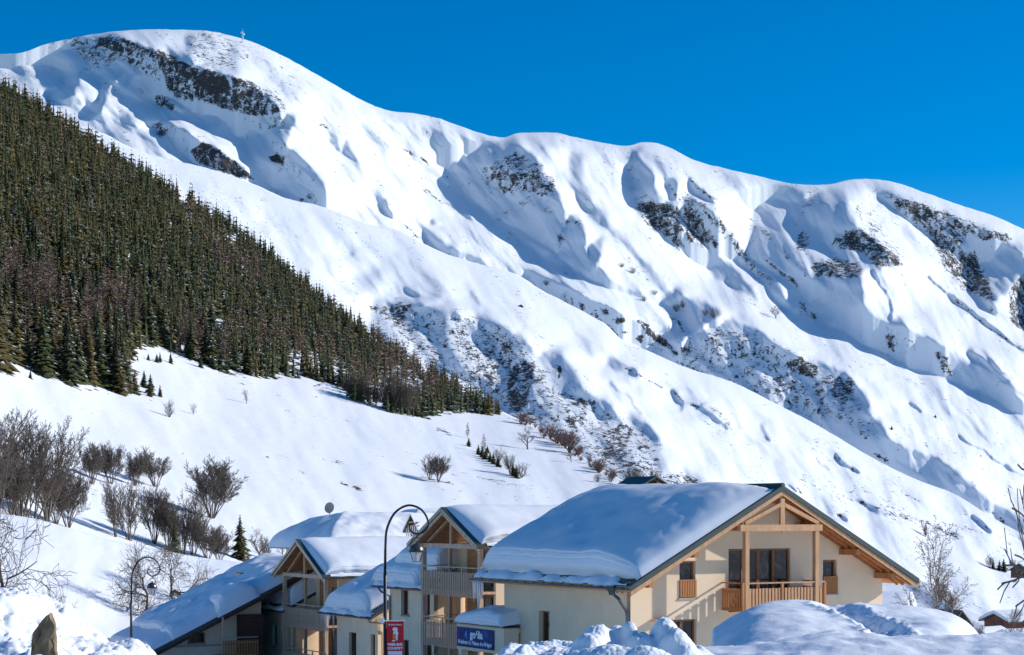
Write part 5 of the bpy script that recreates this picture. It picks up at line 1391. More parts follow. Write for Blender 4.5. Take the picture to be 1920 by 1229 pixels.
# ================================================================== the wings between them
def wing(label, a_w, b0, b1, zeave, wins, depth, pitch, cap_lab, seed, ov=.55, vo=(.3, .3), T=.75, zb=None, winh=1.35, cap=None, dp=None, slope_h=None, tiers=True, wall_mat=None):
    H = tag(house('house_wing'), label, 'house')
    tp = math.tan(R(pitch)); e = a_w - ov
    rf = lambda a: zeave + tp * (np.asarray(a, float) - e)
    r1 = lambda a: float(rf(a)); zb = zb if zb is not None else zeave - 6
    B0, B1 = b0 - vo[0], b1 + vo[1]; at = a_w + depth
    m = MB(); m.prism([(e, B0, r1(e)), (at, B0, r1(at)), (at, B0, r1(at) - .16), (e, B0, r1(e) - .16)], (0, B1 - B0, 0)); m.build('roof', M_METAL, H)
    m = MB(); m.prism([(e + .03, B0 + .05, r1(e) - .163), (at, B0 + .05, r1(at) - .163), (at, B0 + .05, r1(at) - .32), (e + .03, B0 + .05, r1(e) - .32)], (0, .05, 0)); m.build('bargeboard', M_TIMBERG, H)
    m = MB(); m.prism([(e + .05, B0 + .105, r1(e) - .163), (at, B0 + .105, r1(at) - .163), (at, B0 + .105, r1(at) - .19), (e + .05, B0 + .105, r1(e) - .19)], (0, B1 - B0 - .2, 0)); m.build('soffit', M_CLAD, H)
    wl_ = wall(H, 'a', a_w, b0, b1, zb, [(b0, r1(a_w) - .2), (b1, r1(a_w) - .2)], wins, .22, wall_mat or M_STUCCO2)
    for w in wins: window(H, 'a', a_w, *w, d=.16, leaves=1, fr=.06)
    wall(H, 'b', b0, a_w + .001, at - .1, zb, [(a_w, r1(a_w) - .2), (at, r1(at) - .2)], [], .2, M_STUCCO2)
    wall(H, 'b', b1, a_w + .001, at - .1, zb, [(a_w, r1(a_w) - .2), (at, r1(at) - .2)], [], -.2, M_STUCCO2)
    wall(H, 'a', at - .1, b0, b1, zb, [(b0, r1(at) - .2), (b1, r1(at) - .2)], [], -.2, M_STUCCO2)
    gutter(H, 'a', e - .07, B0 + .05, B1, zeave - .09)
    caps = []
    for k, (lab, s0, s1, x0, x1, t, kw) in enumerate(cap_lab):
        c_ = snow_cap(lab, H, 'a', e + s0, at - s1 if s1 >= 0 else e - s1, B0 + x0, B1 - x1, rf, t, seed=seed + 7 * k, **kw); caps.append(c_)
    slush(caps[0], 'a', e, e + .5, B0 + .1, B1 - .1, rf, seed, .12)
    if dp: downpipe(H, dp, .05)
    return H, caps, r1
def win_px(px0, px1, py0, py1, a):
    b0, b1 = sorted((b_at(px0, a), b_at(px1, a))); bm = (b0 + b1) / 2
    return (b0, b1, z_at(py1, a, bm), z_at(py0, a, bm))
aB = 4.75; bB0, bB1 = 23.6, b_at(731, aB); zB = z_at(1099, aB, 26)
wing('cream wing left of the nearer gable house, under a tall two-tier snow roof', aB, bB0, bB1, zB,
     [win_px(752, 767, 1106, 1154, aB), win_px(796, 806, 1106, 1160, aB), win_px(753, 767, 1200, 1250, aB), win_px(796, 812, 1203, 1250, aB)], 5.5, 27,
     [('upper tier of snow above the cream wing, next to the nearer gable house', .9, .1, .0, .5, 1.25, dict(t_lo=.3, t_hi=.9, t_top=2.2, bulge=.10, lay=.05)),
      ('lower overhanging tier of snow on the roof of the cream wing behind the street lamp', .25, -3.2, 1.1, -.35, .72, dict(t_lo=.7, t_hi=.5, t_top=1.4, bulge=.14, lay=.05))], 41, vo=(.0, .9),
     dp=[(4.13, bB1 + .2, zB - .1), (4.2, bB1 - .1, zB - .35), (4.68, bB1 - .12, zB - .6), (4.68, bB1 - .12, zB - 6)])
aA = 6.0; bA0, bA1 = 32.4, b_at(632, aA); zA = z_at(1151, aA, 34.5)
hA, cA, _ = wing('low cream wing with icicles on its gutter between the two tall gable houses', aA, bA0, bA1, zA,
     [win_px(654, 668, 1186, 1232, aA), win_px(695, 708, 1190, 1240, aA)], 3.8, 27,
     [('drooping snow on the low wing right of the further gable house', .25, .1, .9, .2, .85, dict(t_lo=1.3, t_hi=.7, t_top=1.2, bulge=.10, lay=.05, und=.12))], 51, vo=(.5, 1.2),
     dp=[(5.4, bA0 - .1, zA - .1), (5.45, bA0 - .25, zA - .3), (7.0, bA0 - .30, zA - .55), (7.05, bA0 - .30, zA - 5)])
icicles(cA[0], 'a', 5.38, bA1 - .9, bA1 + 1.1, zA - .12, 13, .25, 1.6, 8, .035)
icicles(cA[0], 'a', 5.38, bA0 + .2, bA1 - .9, zA - .12, 7, .08, .35, 9, .03)
aL = 6.6; bL0, bL1 = 45.0, b_at(490, aL); zL = z_at(1141, aL, 47)
wing('cream wing left of the further gable house with one narrow window', aL, bL0, bL1, zL,
     [win_px(511, 519, 1172, 1211, aL)], 4.4, 27,
     [('stepped snow slab on the wing at the left of the further gable house', .55, .1, .0, .25, 1.15, dict(t_lo=.3, t_hi=.3, t_top=1.6, bulge=.05, lay=.05))], 61, vo=(.0, 2.6))

# ================================================================== the low house on the left
aC, bC0, bC1 = -2.0, 45.4, 53.3
C_ = tag(house('low_house'), 'low house at the left of the row under one long blue-shaded snow roof', 'house')
zC = -7.85; tpC = math.tan(R(25)); atC = 8.6
rC = lambda a: zC + tpC * (np.asarray(a, float) - aC); rC1 = lambda a: float(rC(a))
MB().prism([(aC, bC0, rC1(aC)), (atC, bC0, rC1(atC)), (atC, bC0, rC1(atC) - .2), (aC, bC0, rC1(aC) - .2)], (0, bC1 - bC0, 0)).build('roof', M_METAL, C_)
MB().prism([(aC + .05, bC0 + .05, rC1(aC) - .203), (atC, bC0 + .05, rC1(atC) - .203), (atC, bC0 + .05, rC1(atC) - .38), (aC + .05, bC0 + .05, rC1(aC) - .38)], (0, .06, 0)).build('bargeboard', M_DARKWOOD, C_)
bw = bC0 + 1.1
gw = (a_at(352, bw), a_at(385, bw), z_at(1206, 1.5, bw), z_at(1186, 1.5, bw))
wall(C_, 'b', bw, aC + .8, 5.2, -11, [(aC + .8, rC1(aC + .8) - .21), (5.2, rC1(5.2) - .21)], [gw], .25, M_STUCCO2)
window(C_, 'b', bw, *gw, d=.15, leaves=2)
MB().box(aC + .8, 3.9, bw - .10, bw - .003, z_at(1212, 1.5, bw), z_at(1209.5, 1.5, bw)).build('ledge', M_SILL, C_)
MB().box(a_at(394, bw), a_at(406, bw), bw - .03, bw - .003, z_at(1206, 1.5, bw), z_at(1184, 1.5, bw)).build('panel', M_STUCCO, C_)
wall(C_, 'b', bC1 - .8, aC + .8, atC, -11, [(aC + .8, rC1(aC + .8) - .21), (atC, rC1(atC) - .21)], [], -.25, M_STUCCO2)
wall(C_, 'a', aC + .8, bw + .001, bC1 - .8, -11, [(bw, rC1(aC + .8) - .21), (bC1, rC1(aC + .8) - .21)], [], .25, M_STUCCO2)
wall(C_, 'a', atC - .05, bw, bC1 - .8, -11, [(bw, rC1(atC) - .21), (bC1, rC1(atC) - .21)], [], -.25, M_STUCCO2)
# dark boarded corner and its balcony
a0_, a1_ = a_at(446, bw - .2), a_at(492, bw - .2)
MB().box(a0_, a1_, bw - .4, bw - .02, -11, z_at(1153, a0_, bw)).build('dark_boarded_wall', M_DARKWOOD, C_)
b_r = bw - 1.6; x0, x1 = a_at(418, b_r), a_at(484, b_r); zr3 = z_at(1196, x0, b_r)
rl3 = MB().box(x0, x1, b_r - .04, b_r + .04, zr3 - .05, zr3).build('balcony_rail', M_TIMBERG, C_)
slats(rl3, 'slat', 'a', x0 + .03, x1 - .03, b_r, zr3 - 1.1, zr3 - .18, .165, .095, .03, M_ORANGE, .006)
MB().box(x0, x1, b_r + .03, b_r + .06, zr3 - .35, zr3 - .28).build('lower_rail', M_TIMBERG, rl3)
MB().box(x0, x1, b_r, bw - .02, zr3 - 1.2, zr3 - 1.1).build('balcony_floor', M_TIMBERG, C_)
MB().box(x0 - .03, x0 + .05, b_r, b_r + .1, zr3 - 1.1, zr3 + 1.2).build('post', M_TIMBERG, C_)
KC = dict(t_lo=1.6, t_hi=.9, t_top=2.4, bulge=.08, lay=.06)
c = snow_cap('long blue-shaded snow sheet covering the roof of the low left house', C_, 'a', aC + 1.3, atC + .2, bC0 + .1, bC1 - .1, rC, .95, seed=71, und=.14, wavy=.3, **KC)
snow_cap('lower tier of snow along the eave of the low left house', C_, 'a', aC + .05, aC + 2.2, bC0 + .15, bC1 + .15, rC, .52, seed=73, t_lo=1.0, t_hi=.8, t_top=.8, bulge=.12, lay=.04, und=.05)
snow_cap('broken snow block hanging at the verge of the low left house', C_, 'a', aC + 4.2, aC + 6.6, bC0 - .25, bC0 + 2.6, rC, 1.25, seed=75, t_lo=.5, t_hi=1.4, t_top=1.2, bulge=.16, lay=.07, und=.1)
# snow slide-guard grilles and the little roof window
for (px, py, wd, lab) in ((430, 1170, 1.3, 'snow-edged grille below the verge of the low left house'), (480, 1146, 1.1, 'snow-edged grille beside the cream wing wall')):
    G_ = tag(empty('snow_guard', (0, 0, 0), 0), lab, 'snow guard')
    p = P(px, py, 104 if px < 450 else 105); G_.location = p; G_.rotation_euler = (0, 0, PHI)
    MB().box(-.1, .8, -.12, .12, -.25, -.20).build('shelf', M_METAL, G_)
    for k in range(5): MB().box(-.12, -.06, -.1 - wd / 2 + wd * k / 4, -.06 - wd / 2 + wd * k / 4, -.2, .12).build('bar', M_ZINC, G_)
    MB().box(-.14, -.04, -wd / 2 - .1, wd / 2 + .1, .12, .17).build('rail', M_ZINC, G_)
SK = tag(house('roof_window'), 'dark roof window breaking through the snow near the top of the low left roof', 'roof window')
sa, sb = a_at(450, 48.6), 48.6; m = MB()
m.box(5.1, 5.75, 49.2, 50.4, rC1(5.4) + .62, rC1(5.4) + .86); m.build('frame', M_METAL, SK)
MB().box(5.0, 5.09, 49.3, 50.3, rC1(5.4) + .64, rC1(5.4) + .83).build('pane', M_GLASS, SK)

# ================================================================== houses behind
def back_house(label, a0, a1, bc, hw, zt, ze, lab1, lab2, seed):
    H = tag(house('house'), label, 'house')
    rz_ = lambda b: zt - (zt - ze) / hw * np.abs(np.asarray(b, float) - bc)
    hl = 3.6
    for s in (-1, 1):
        e = bc + s * hw
        MB().prism([(a0, e, ze - .02), (a1, e, ze - .02), (a1, bc, zt - .02), (a0 + hl, bc, zt - .02)], (0, 0, -.18)).build('roof', M_METAL, H)
    MB().prism([(a0, bc - hw, ze - .03), (a0 + hl, bc, zt - .03), (a0, bc + hw, ze - .03)], (0, 0, -.18)).build('roof', M_METAL, H)
    hip = lambda e_: ze + (zt - ze) / hl * (np.asarray(e_, float) - a0)
    m = MB(); m.prism([(a0 + .9, bc - hw + .7, -12), (a0 + .9, bc + hw - .7, -12), (a0 + .9, bc + hw - .7, ze - .1), (a0 + .9, bc - hw + .7, ze - .1)], (a1 - a0 - 1.8, 0, 0)); m.build('wall', M_STUCCO, H)
    snow_cap(lab1, H, 'b', bc - hw + .1, bc + .1, a0 - .25, a1 - .1, rz_, .85, t_lo=1.6, t_hi=.6, t_top=3.5, bulge=.05, seed=seed, und=.12, hip=hip)
    snow_cap(lab2, H, 'b', bc + hw - .1, bc - .1, a0 - .25, a1 - .1, rz_, .85, t_lo=1.4, t_hi=.6, t_top=3.5, bulge=.05, seed=seed + 1, und=.1, hip=hip)
    return H
bb = 60.0; ab0 = a_at(560, bb)
BH = back_house('house behind the further gable house, only its thick snow roof showing', ab0, ab0 + 10.5, bb, 5.0, z_at(968, ab0 + 3, bb), z_at(1008, ab0 + 3, bb) - .6, 'broad sunlit snow slope of the house behind the street lamp', 'shaded snow slope of the house behind the gables', 81)
bb2 = 70.0; ab1 = a_at(712, bb2)
back_house('furthest house, a pale snow roof just above the street lamp arm', ab1, ab1 + 9, bb2, 5.0, z_at(960, ab1 + 3, bb2), z_at(1010, ab1 + 3, bb2), 'pale snow roof of the furthest house', 'hidden snow slope of the furthest house', 91)
# small gable with railing seen through the lamp's scroll
SGb = tag(house('dormer'), 'small steep timber gable with a white railing behind the street lamp scroll', 'dormer')
bd = 52.0; da = a_at(770, bd); dz = z_at(964, da, bd); dzb = z_at(1000, da, bd)
for s in (-1, 1):
    MB().prism([(da, bd, dz), (da, bd + s * 1.15, dz - 1.15), (da, bd + s * 1.15, dz - 1.27), (da, bd, dz - .12)], (2.5, 0, 0)).build('roof', M_METAL, SGb)
    MB().prism([(da - .03, bd, dz + .06), (da - .03, bd + s * 1.18, dz - 1.12), (da - .03, bd + s * 1.18, dz - 1.2), (da - .03, bd, dz - .03)], (2.4, 0, 0)).build('snow', M_ROOFSNOW, SGb)
MB().prism([(da + .5, bd - .95, dz - 2.2), (da + .5, bd + .95, dz - 2.2), (da + .5, bd + .95, dz - 1.1), (da + .5, bd, dz - .15), (da + .5, bd - .95, dz - 1.1)], (1.9, 0, 0)).build('gable', M_CLAD, SGb)
MB().box(da + .1, da + .2, bd - .9, bd + .9, dz - .62, dz - .52).build('cross_beam', M_TIMBERG, SGb)
rr = MB().box(da + .12, da + .17, bd - .95, bd + .95, dz - .80, dz - .74).build('railing', M_TIMBER, SGb)
slats(rr, 'slat', 'b', bd - .85, bd + .85, da + .14, dz - 1.5, dz - .81, .28, .10, .03, M_WHITE)
D_ = tag(empty('satellite_dish', P(618, 962, 128)), 'grey satellite dish on a short mast above the snowy back roof', 'satellite dish')
MB().lathe([(.02, -.09), (.25, -.05), (.42, .04), (.41, .05), (.24, -.03), (.02, -.07)], (0, 0, 0), 20).build('dish', M_SILL, D_, True).rotation_euler = (R(80), 0, R(-25))
D_.children[0].location = (0, 0, .38)
MB().tube([(0, .1, -.9), (0, .1, .35)], .035).build('mast', M_ZINC, D_)
print('HOUSES T', time.time() - T0)
# ------------------------------------------------------------------ snow banks near the camera
def hfield(name, x0, x1, y0, y1, nx, ny, zf, mat, xo=0.0, yo=0.0):
    xs = np.linspace(x0, x1, nx); ys = np.linspace(y0, y1, ny)
    X, Y = np.meshgrid(xs, ys); Z = zf(X, Y)
    return npmesh(name, np.stack([X, Y, Z], 2).reshape(-1, 3), grid_faces(ny, nx), [mat], True)
def sm(x, a, b): return smooth01((x - a) / (b - a))

# blocks of ploughed snow heaped at the bottom of the picture
def heap_z(X, Y):
    D = 13.0
    z = np.full(X.shape, -1.35)
    base = -1.065 + .10 * fbm(X * 1.6, Y * 1.6, 4, 210)
    base = base - .5 * sm(X, 1.45, 1.9) - .5 * sm(-X, .0, .5)
    wx = X + .045 * fbm(X * 3.2, Y * 3.2, 2, 220); wy = Y + .045 * fbm(X * 3.2, Y * 3.2, 2, 230)
    for px, top, rx, ry, yc in [(1122,1168,.17,.24,13.0),(1104,1186,.17,.2,12.8),(1158,1170,.12,.20,13.1),(1184,1164,.085,.16,13.0),(1200,1184,.14,.16,12.8),(1247,1157,.155,.24,12.9),(1262,1176,.17,.2,12.7),(1280,1203,.17,.2,12.6),(983,1209,.10,.16,12.8),(1040,1222,.2,.2,12.7),(1095,1213,.2,.2,12.5),(1150,1210,.3,.25,12.4),(1210,1214,.2,.2,12.3),(1310,1224,.2,.2,12.7)]:
        xc = (px - 960) / F * yc; zt = (HZ - top) / F * yc
        r = np.sqrt(((wx - xc) / rx) ** 2 + ((wy - yc) / ry) ** 2)
        z = np.logaddexp(z * 28, 28 * (-1.4 + (zt + 1.385) * np.sqrt(np.clip(1 - (r * .84) ** 2.4, 0, 1)))) / 28
    z = np.logaddexp(z * 22, base * 22) / 22
    return z + .020 * fbm(X * 5, Y * 5, 5, 240, .6) + .010 * fbm(X * 30, Y * 30, 3, 250)
me = hfield('snow_heap', -.35, 1.95, 11.6, 14.2, 300, 260, heap_z, M_SNOWN)
me.name = 'snow_heap'
# lower the rim so the heap sits on the ground
tag(link('snow_heap', me), 'lumpy heap of ploughed snow blocks close to the camera at the bottom centre', 'snow heap')

def berm_z(X, Y):
    px = 960 + X / Y * F
    crest = curve([(0, 1262), (900, 1245), (960, 1229), (1100, 1226), (1250, 1236), (1320, 1226), (1400, 1222), (1500, 1212), (1560, 1206), (1650, 1204), (1750, 1205), (1850, 1206), (1920, 1203), (2400, 1196)])
    pxc = 960 + X / 14.5 * F
    z0 = (HZ - crest(pxc)) / F * 14.5
    z = z0 - .05 * (14.5 - Y) - 1.1 * sm(Y, 15.0, 19.0) - .10 * np.clip(Y - 15, 0, 10)
    z = z + .05 * fbm(X * .9, Y * .9, 4, 260) + .030 * fbm(X * 4, Y * 4, 4, 262) + .008 * fbm(X * 18, Y * 18, 3, 264)
    return z - 2.4 * sm(-X, -.2, 1.2) * sm(Y, 11, 14)
me = hfield('snow_verge', -7, 8, 5.5, 21, 330, 260, berm_z, M_SNOWN)
tag(link('snow_verge', me), 'soft rough snow along the road edge at the bottom right, nearest the camera', 'snow bank')

def bank_z(X, Y):
    out = curve([(3.6, -2.95), (4.35, -2.90), (4.6, -2.78), (5.1, -2.45), (5.7, -2.18), (6.5, -2.09), (7.5, -2.12), (8.5, -2.18), (9.3, -2.22), (10.0, -2.32), (10.4, -2.45), (10.75, -2.70), (11.0, -3.0), (11.6, -3.6), (16, -5.2)])
    k = X / Y * 40.0
    z = out(k) - .055 * np.clip(41 - Y, 0, 20) ** 1.0 - .004 * np.clip(41 - Y, 0, 20) ** 2 - .30 * np.clip(Y - 41.5, 0, 20) ** 1.2
    z = z + .12 * fbm(X / 2.4, Y / 2.4, 3, 270) + .02 * fbm(X * 1.5, Y * 1.5, 4, 272)
    # the steep cut end with its layers, and hollows
    cut = sm(k, 4.35 + .1 * 1, 4.72) 
    lay = .05 * np.sin(z * 40) * (1 - cut)
    z = -5.6 + (z + 5.6) * (.0 + 1.0 * cut) + lay
    # trodden trench
    cx = np.interp(Y, [33, 35.5, 37.5, 39, 41], [9.0, 8.9, 8.7, 8.2, 7.55]); d = np.abs(k - cx)
    tr = np.exp(-(d / .33) ** 2) * sm(Y, 34.5, 36.0) * sm(-Y, -42.5, -40.5)
    z = z - .26 * tr * (1 + .8 * fbm(X * 2.6, Y * 2.6, 2, 276)) + .05 * np.exp(-((d - .58) / .2) ** 2) * sm(Y, 34.5, 36) * sm(-Y, -42, -40) * (1 + 2.0 * fbm(X * 3, Y * 3, 3, 278)) + .07 * tr * fbm(X * 6, Y * 6, 3, 279)
    # wind lips and soft hummocks towards the right
    z = z + .20 * np.exp(-((k - 10.1) / .8) ** 2 - ((Y - 38) / 1.6) ** 2) + .10 * np.exp(-((k - 9.5) / .5) ** 2 - ((Y - 35.5) / .9) ** 2) - .25 * np.exp(-((k - 10.0) / .35) ** 2 - ((Y - 35.2) / .8) ** 2)
    z = z + .16 * np.exp(-((Y - 35.6 - .35 * (k - 8)) / .5) ** 2) * sm(k, 6.9, 7.6) * sm(-k, -8.8, -8.2)
    return z
me = hfield('snow_bank', 3.2, 15, 30, 48, 340, 300, bank_z, M_SNOW)
tag(link('snow_bank', me), 'broad wind-smoothed snow bank with a trodden trench in front of the chalet balcony', 'snow bank')

def left_z(X, Y):
    z = -2.28 - .10 * (X + 8) * .6 + .80 * sm(-X, 7.1, 8.6) * sm(Y, 26.2, 29.0) + .18 * np.exp(-((X + 8.6) / .6) ** 2 - ((Y - 29) / 1.2) ** 2) + .17 * np.exp(-((Y - 25.2) / .8) ** 2) * sm(-X, 5.6, 6.6)
    z = z - .9 * np.clip(Y - 31, 0, 20) ** 1.2 * .35 - 1.9 * sm(X, -6.9, -4.6)
    rough = sm(-X, 5.0, 7.5) + .3
    return z + (.16 * fbm(X * 1.3, Y * 1.3, 4, 280) + .10 * fbm(X * 3.6, Y * 3.6, 4, 282, .6) + .03 * fbm(X * 12, Y * 12, 3, 284)) * rough
me = hfield('snow_pile', -13, -2.5, 21.5, 36, 300, 300, left_z, M_SNOWN)
tag(link('snow_pile', me), 'rough pile of ploughed clumpy snow at the bottom left around the standing stone', 'snow pile')

# standing stone
M_STONE = simple('lichened_stone', (0.22, 0.16, 0.095), .9, var=.45, scale=5, stretch=(1, 1, .5), bump=.6, bdist=.03)
def stone():
    bm = bmesh.new(); D = 26.0
    prof = [(59, 1240), (61, 1206), (68, 1180), (74, 1172), (82, 1164), (88, 1155), (95, 1148), (97, 1160), (102, 1172), (104, 1200), (104, 1240)]
    pts = [P(x, y, D) for x, y in prof]
    fr = [bm.verts.new((p.x, p.y - .06, p.z)) for p in pts]; bk = [bm.verts.new((p.x - .03, p.y + .22, p.z - .02)) for p in pts]
    bm.faces.new(fr); bm.faces.new(bk[::-1])
    for i in range(len(pts)): j = (i + 1) % len(pts); bm.faces.new((fr[j], fr[i], bk[i], bk[j]))
    bmesh.ops.triangulate(bm, faces=bm.faces)
    bmesh.ops.subdivide_edges(bm, edges=bm.edges, cuts=4, use_grid_fill=True)
    bmesh.ops.recalc_face_normals(bm, faces=bm.faces)
    co = np.array([v.co[:] for v in bm.verts])
    n = fbm(co[:, 0] * 6 + co[:, 1] * 3, co[:, 2] * 4, 4, 300) * .035 + fbm(co[:, 0] * 22, co[:, 2] * 16 + co[:, 1] * 10, 3, 301) * .012
    for v, k in zip(bm.verts, n): v.co += v.normal * k * 1.7
    me = bpy.data.meshes.new('standing_stone'); bm.to_mesh(me); bm.free(); me.materials.append(M_STONE)
    return me
tag(link('standing_stone', stone()), 'upright pointed brown stone standing in the snow at the bottom left', 'stone')

# ------------------------------------------------------------------ street lamps
M_LAMPGLASS = simple('frosted_lamp_glass', (.55, .54, .52), .25, var=.08, scale=4, spec=.5)
M_COPPER = simple('weathered_lamp_cap', (.16, .13, .11), .3, .7, var=.4, scale=6)
def street_lamp(px0, D, label, zbase):
    """drawn after the nearer lamp: pole at photo column 722"""
    Dr = 63.0
    g = lambda x, y: Vector(((x - 722) / F * Dr, 0, (HZ - y) / F * Dr))
    L = tag(empty('street_lamp', ((px0 - 960) / F * D, D, 0)), label, 'street lamp')
    top0 = g(722, 1010).z
    arc = [(722, 1240), (722, 1100), (722.5, 1030), (724, 1000), (729, 982), (738, 965), (750, 954), (765, 948), (779, 950), (791, 957), (800, 970), (803, 984), (799, 993), (792, 999), (781, 1001.5), (773, 998), (768, 992), (768, 986), (772, 982), (777, 983)]
    cv = []
    P_ = [g(x, y) for x, y in arc[2:]]
    for i in range(len(P_) - 1):
        p0, p1, p2, p3 = P_[max(i - 1, 0)], P_[i], P_[i + 1], P_[min(i + 2, len(P_) - 1)]
        for t in (0, .25, .5, .75):
            cv.append(.5 * ((2 * p1) + (-p0 + p2) * t + (2 * p0 - 5 * p1 + 4 * p2 - p3) * t * t + (-p0 + 3 * p1 - 3 * p2 + p3) * t ** 3))
    cv.append(P_[-1])
    MB().tube([(0, 0, zbase), (0, 0, zbase + 1.0), (0, 0, zbase + 1.02), (0, 0, g(722, 1075).z), (0, 0, g(722, 1074).z), tuple(cv[0])], [.11, .10, .075, .065, .052, .048], 10).build('pole', M_IRON, L, True)
    MB().tube(cv, [.046 - .018 * i / len(cv) for i in range(len(cv))], 8).build('crook', M_IRON, L, True)
    c = g(781, 1001); cx = c.x
    ring = [(cx + .23 * math.sin(a), 0, g(0, 1022).z + .27 * math.cos(a)) for a in np.linspace(-1.9, 1.9, 15)]
    MB().tube(ring, .013, 6).build('hanger', M_IRON, L, True)
    MB().tube([(cx, 0, c.z), (cx, 0, g(0, 1008).z)], .016, 6).build('hanger', M_IRON, L)
    zc = g(0, 1034).z
    lan = MB().lathe([(.30, -.02), (.31, .0), (.27, .03), (.255, .12), (.20, .21), (.12, .26), (.05, .28), (.045, .33), (.02, .36)], (cx, 0, zc), 16).build('lantern_cap', M_COPPER, L, True)
    gl = MB(); n = 6; r1, r2, h = .265, .145, .36
    q = [[Vector((cx + r * math.cos(k * math.pi / 3 + .5), r * math.sin(k * math.pi / 3 + .5), zc - .022 - d)) for k in range(n)] for r, d in ((r1, 0), (r2, h))]
    for k in range(n): gl.poly([q[0][k], q[0][(k + 1) % n], q[1][(k + 1) % n], q[1][k]])
    gl.poly(q[1]); gl.build('lantern_glass', M_LAMPGLASS, L)
    fm = MB()
    for k in range(n):
        fm.beam(q[0][k], q[1][k], .018, .018); fm.beam(q[1][k], q[1][(k + 1) % n], .018, .018); fm.beam(q[0][k], q[0][(k + 1) % n], .02, .02)
    fm.build('lantern_frame', M_IRON, L)
    return L
L1 = street_lamp(722, 63.0, 'nearer black street lamp with a scrolled crook, carrying the red banner', -7.0)
s2 = P(246, 1045, 95); L2 = street_lamp(246, 95.0, 'further black street lamp with a scrolled crook beside the low roof', -6.5)
L2.location.z = s2.z - (HZ - 948) / F * 63.0

# banner
BN = tag(empty('banner', P(741, 1165, 62.8)), 'red vertical banner with white lettering and a small figure hung on the nearer street lamp', 'banner')
M_RED = simple('red_cloth', (.62, .018, .022), .6, var=.08, scale=2)
bw_, bh = 32 / F * 62.8, 78 / F * 62.8
cl = npmesh('cloth', [(x * bw_ - bw_ / 2, .02 * math.sin(x * 5 + z * 3), -z * bh) for z in np.linspace(0, 1, 12) for x in np.linspace(0, 1, 6)], grid_faces(12, 6), [M_RED], True)
link('cloth', cl, BN)
MB().tube([(-bw_ / 2 - .12, 0, .01), (bw_ / 2 + .05, 0, .01)], .02, 6).build('rod', M_WHITE, BN)
MB().box(-bw_ / 2 - .22, -bw_ / 2 - .1, -.06, .06, -.08, .12).build('clamp', M_WHITE, BN)
def flat_text(parent, txt, size, mat, x, z, bold=0.0, sx=1.0, y=-.035):
    o = link('lettering', text_mesh(txt, size, mat, bold), parent)
    o.matrix_local = Matrix(((sx, 0, 0, x), (0, 0, -1, y), (0, 1, 0, z), (0, 0, 0, 1)))
flat_text(BN, "St Sorlin d'Arves", .085, M_WHITE, 0, -.13, .003, .85)
flat_text(BN, 'WEEK-END', .125, M_WHITE, 0, -.86, .007, .88); flat_text(BN, 'COUNTRY', .125, M_WHITE, 0, -1.0, .007, .92)
M_ORP = simple('orange_print', (.75, .25, .03), .6, var=.05)
def disc(parent, x, z, rx, rz_, mat, name, y=-.036):
    n = 14; MB().poly([(x + rx * math.cos(k * 2 * math.pi / n), y, z + rz_ * math.sin(k * 2 * math.pi / n)) for k in range(n)][::1]).build(name, mat, parent)
disc(BN, .0, -.30, .10, .08, M_WHITE, 'printed_figure'); disc(BN, .02, -.45, .10, .11, M_WHITE, 'printed_figure', -.038); disc(BN, -.03, -.57, .07, .11, M_ORP, 'printed_figure', -.040); disc(BN, .06, -.60, .04, .12, M_WHITE, 'printed_figure', -.042); disc(BN, -.05, -.72, .06, .03, M_WHITE, 'printed_figure', -.044)
MB().poly([(-.26, -.036, -1.10), (.26, -.036, -1.10), (.26, -.036, -1.24), (-.26, -.036, -1.24)]).build('white_ribbon', M_WHITE, BN)

# ------------------------------------------------------------------ far things
def small_house(px, py, D, w, d, h, rise, rot, wallm, label, name='house', snow=True, roofm=None, cat='house'):
    p = P(px, py, D); H = tag(empty(name, p, rot), label, cat)
    tp = rise / (w / 2)
    MB().prism([(-w / 2, 0, -1.5), (w / 2, 0, -1.5), (w / 2, 0, h), (0, 0, h + rise), (-w / 2, 0, h)], (0, d, 0)).build('wall', wallm, H)
    for s in (-1, 1):
        o = .12 * w; x = s * (w / 2 + o); zz = h - tp * o
        MB().prism([(0, -.8, h + rise + .03), (x, -.8, zz + .03), (x, -.8, zz + .25), (0, -.8, h + rise + .25)], (0, d + 1.6, 0)).build('roof', roofm or M_METAL, H)
        if snow:
            n = 8; m = MB(); pr = [(0, h + rise + .253), (x * .99, zz + .253), (x * 1.02, zz + .5), (x * .96, zz + .80), (x * .5, (h + rise + zz) / 2 + .95), (0, h + rise + .9)]
            m.prism([(a, -.75, b) for a, b in pr], (0, d + 1.5, 0)); m.build('snow', M_ROOFSNOW, H, True)
    for x in (-w * .22, w * .12): MB().box(x, x + .9, -.06, -.01, h * .35, h * .35 + 1.1).build('window', M_GLASS, H)
    return H
M_REDW = simple('red_brown_boards', (.22, .075, .05), .8, var=.2)
small_house(1797, 1184, 260, 4.2, 7, 1.0, 2.0, R(35), M_DARKWOOD, 'small dark timber chalet with a bare roof, just right of the snow bank', snow=False)
for px, py, h, d, lab in ((1764, 1128, 44, 170, 'brown bare thicket in the shaded hollow just right of the birch'), (1786, 1144, 40, 170, 'lower brown thicket at the foot of the shaded hollow'), (1812, 1186, 30, 200, 'bare bush beside the small dark timber chalet'), (1838, 1190, 24, 210, 'bare bush between the dark chalet and the red-brown house'), (1902, 1172, 34, 240, 'bare bush behind the red-brown house'), (1890, 1222, 44, 60, 'dark bare shrub at the lower right corner'), (1915, 1224, 60, 58, 'taller dark bare shrub at the lower right corner')):
    plant(K_SHRUB[_rng.randrange(3)] if d < 100 or d > 180 else K_RED[_rng.randrange(2)], None, px, py, h, lab, 'bush', None, 1.1, D=d)
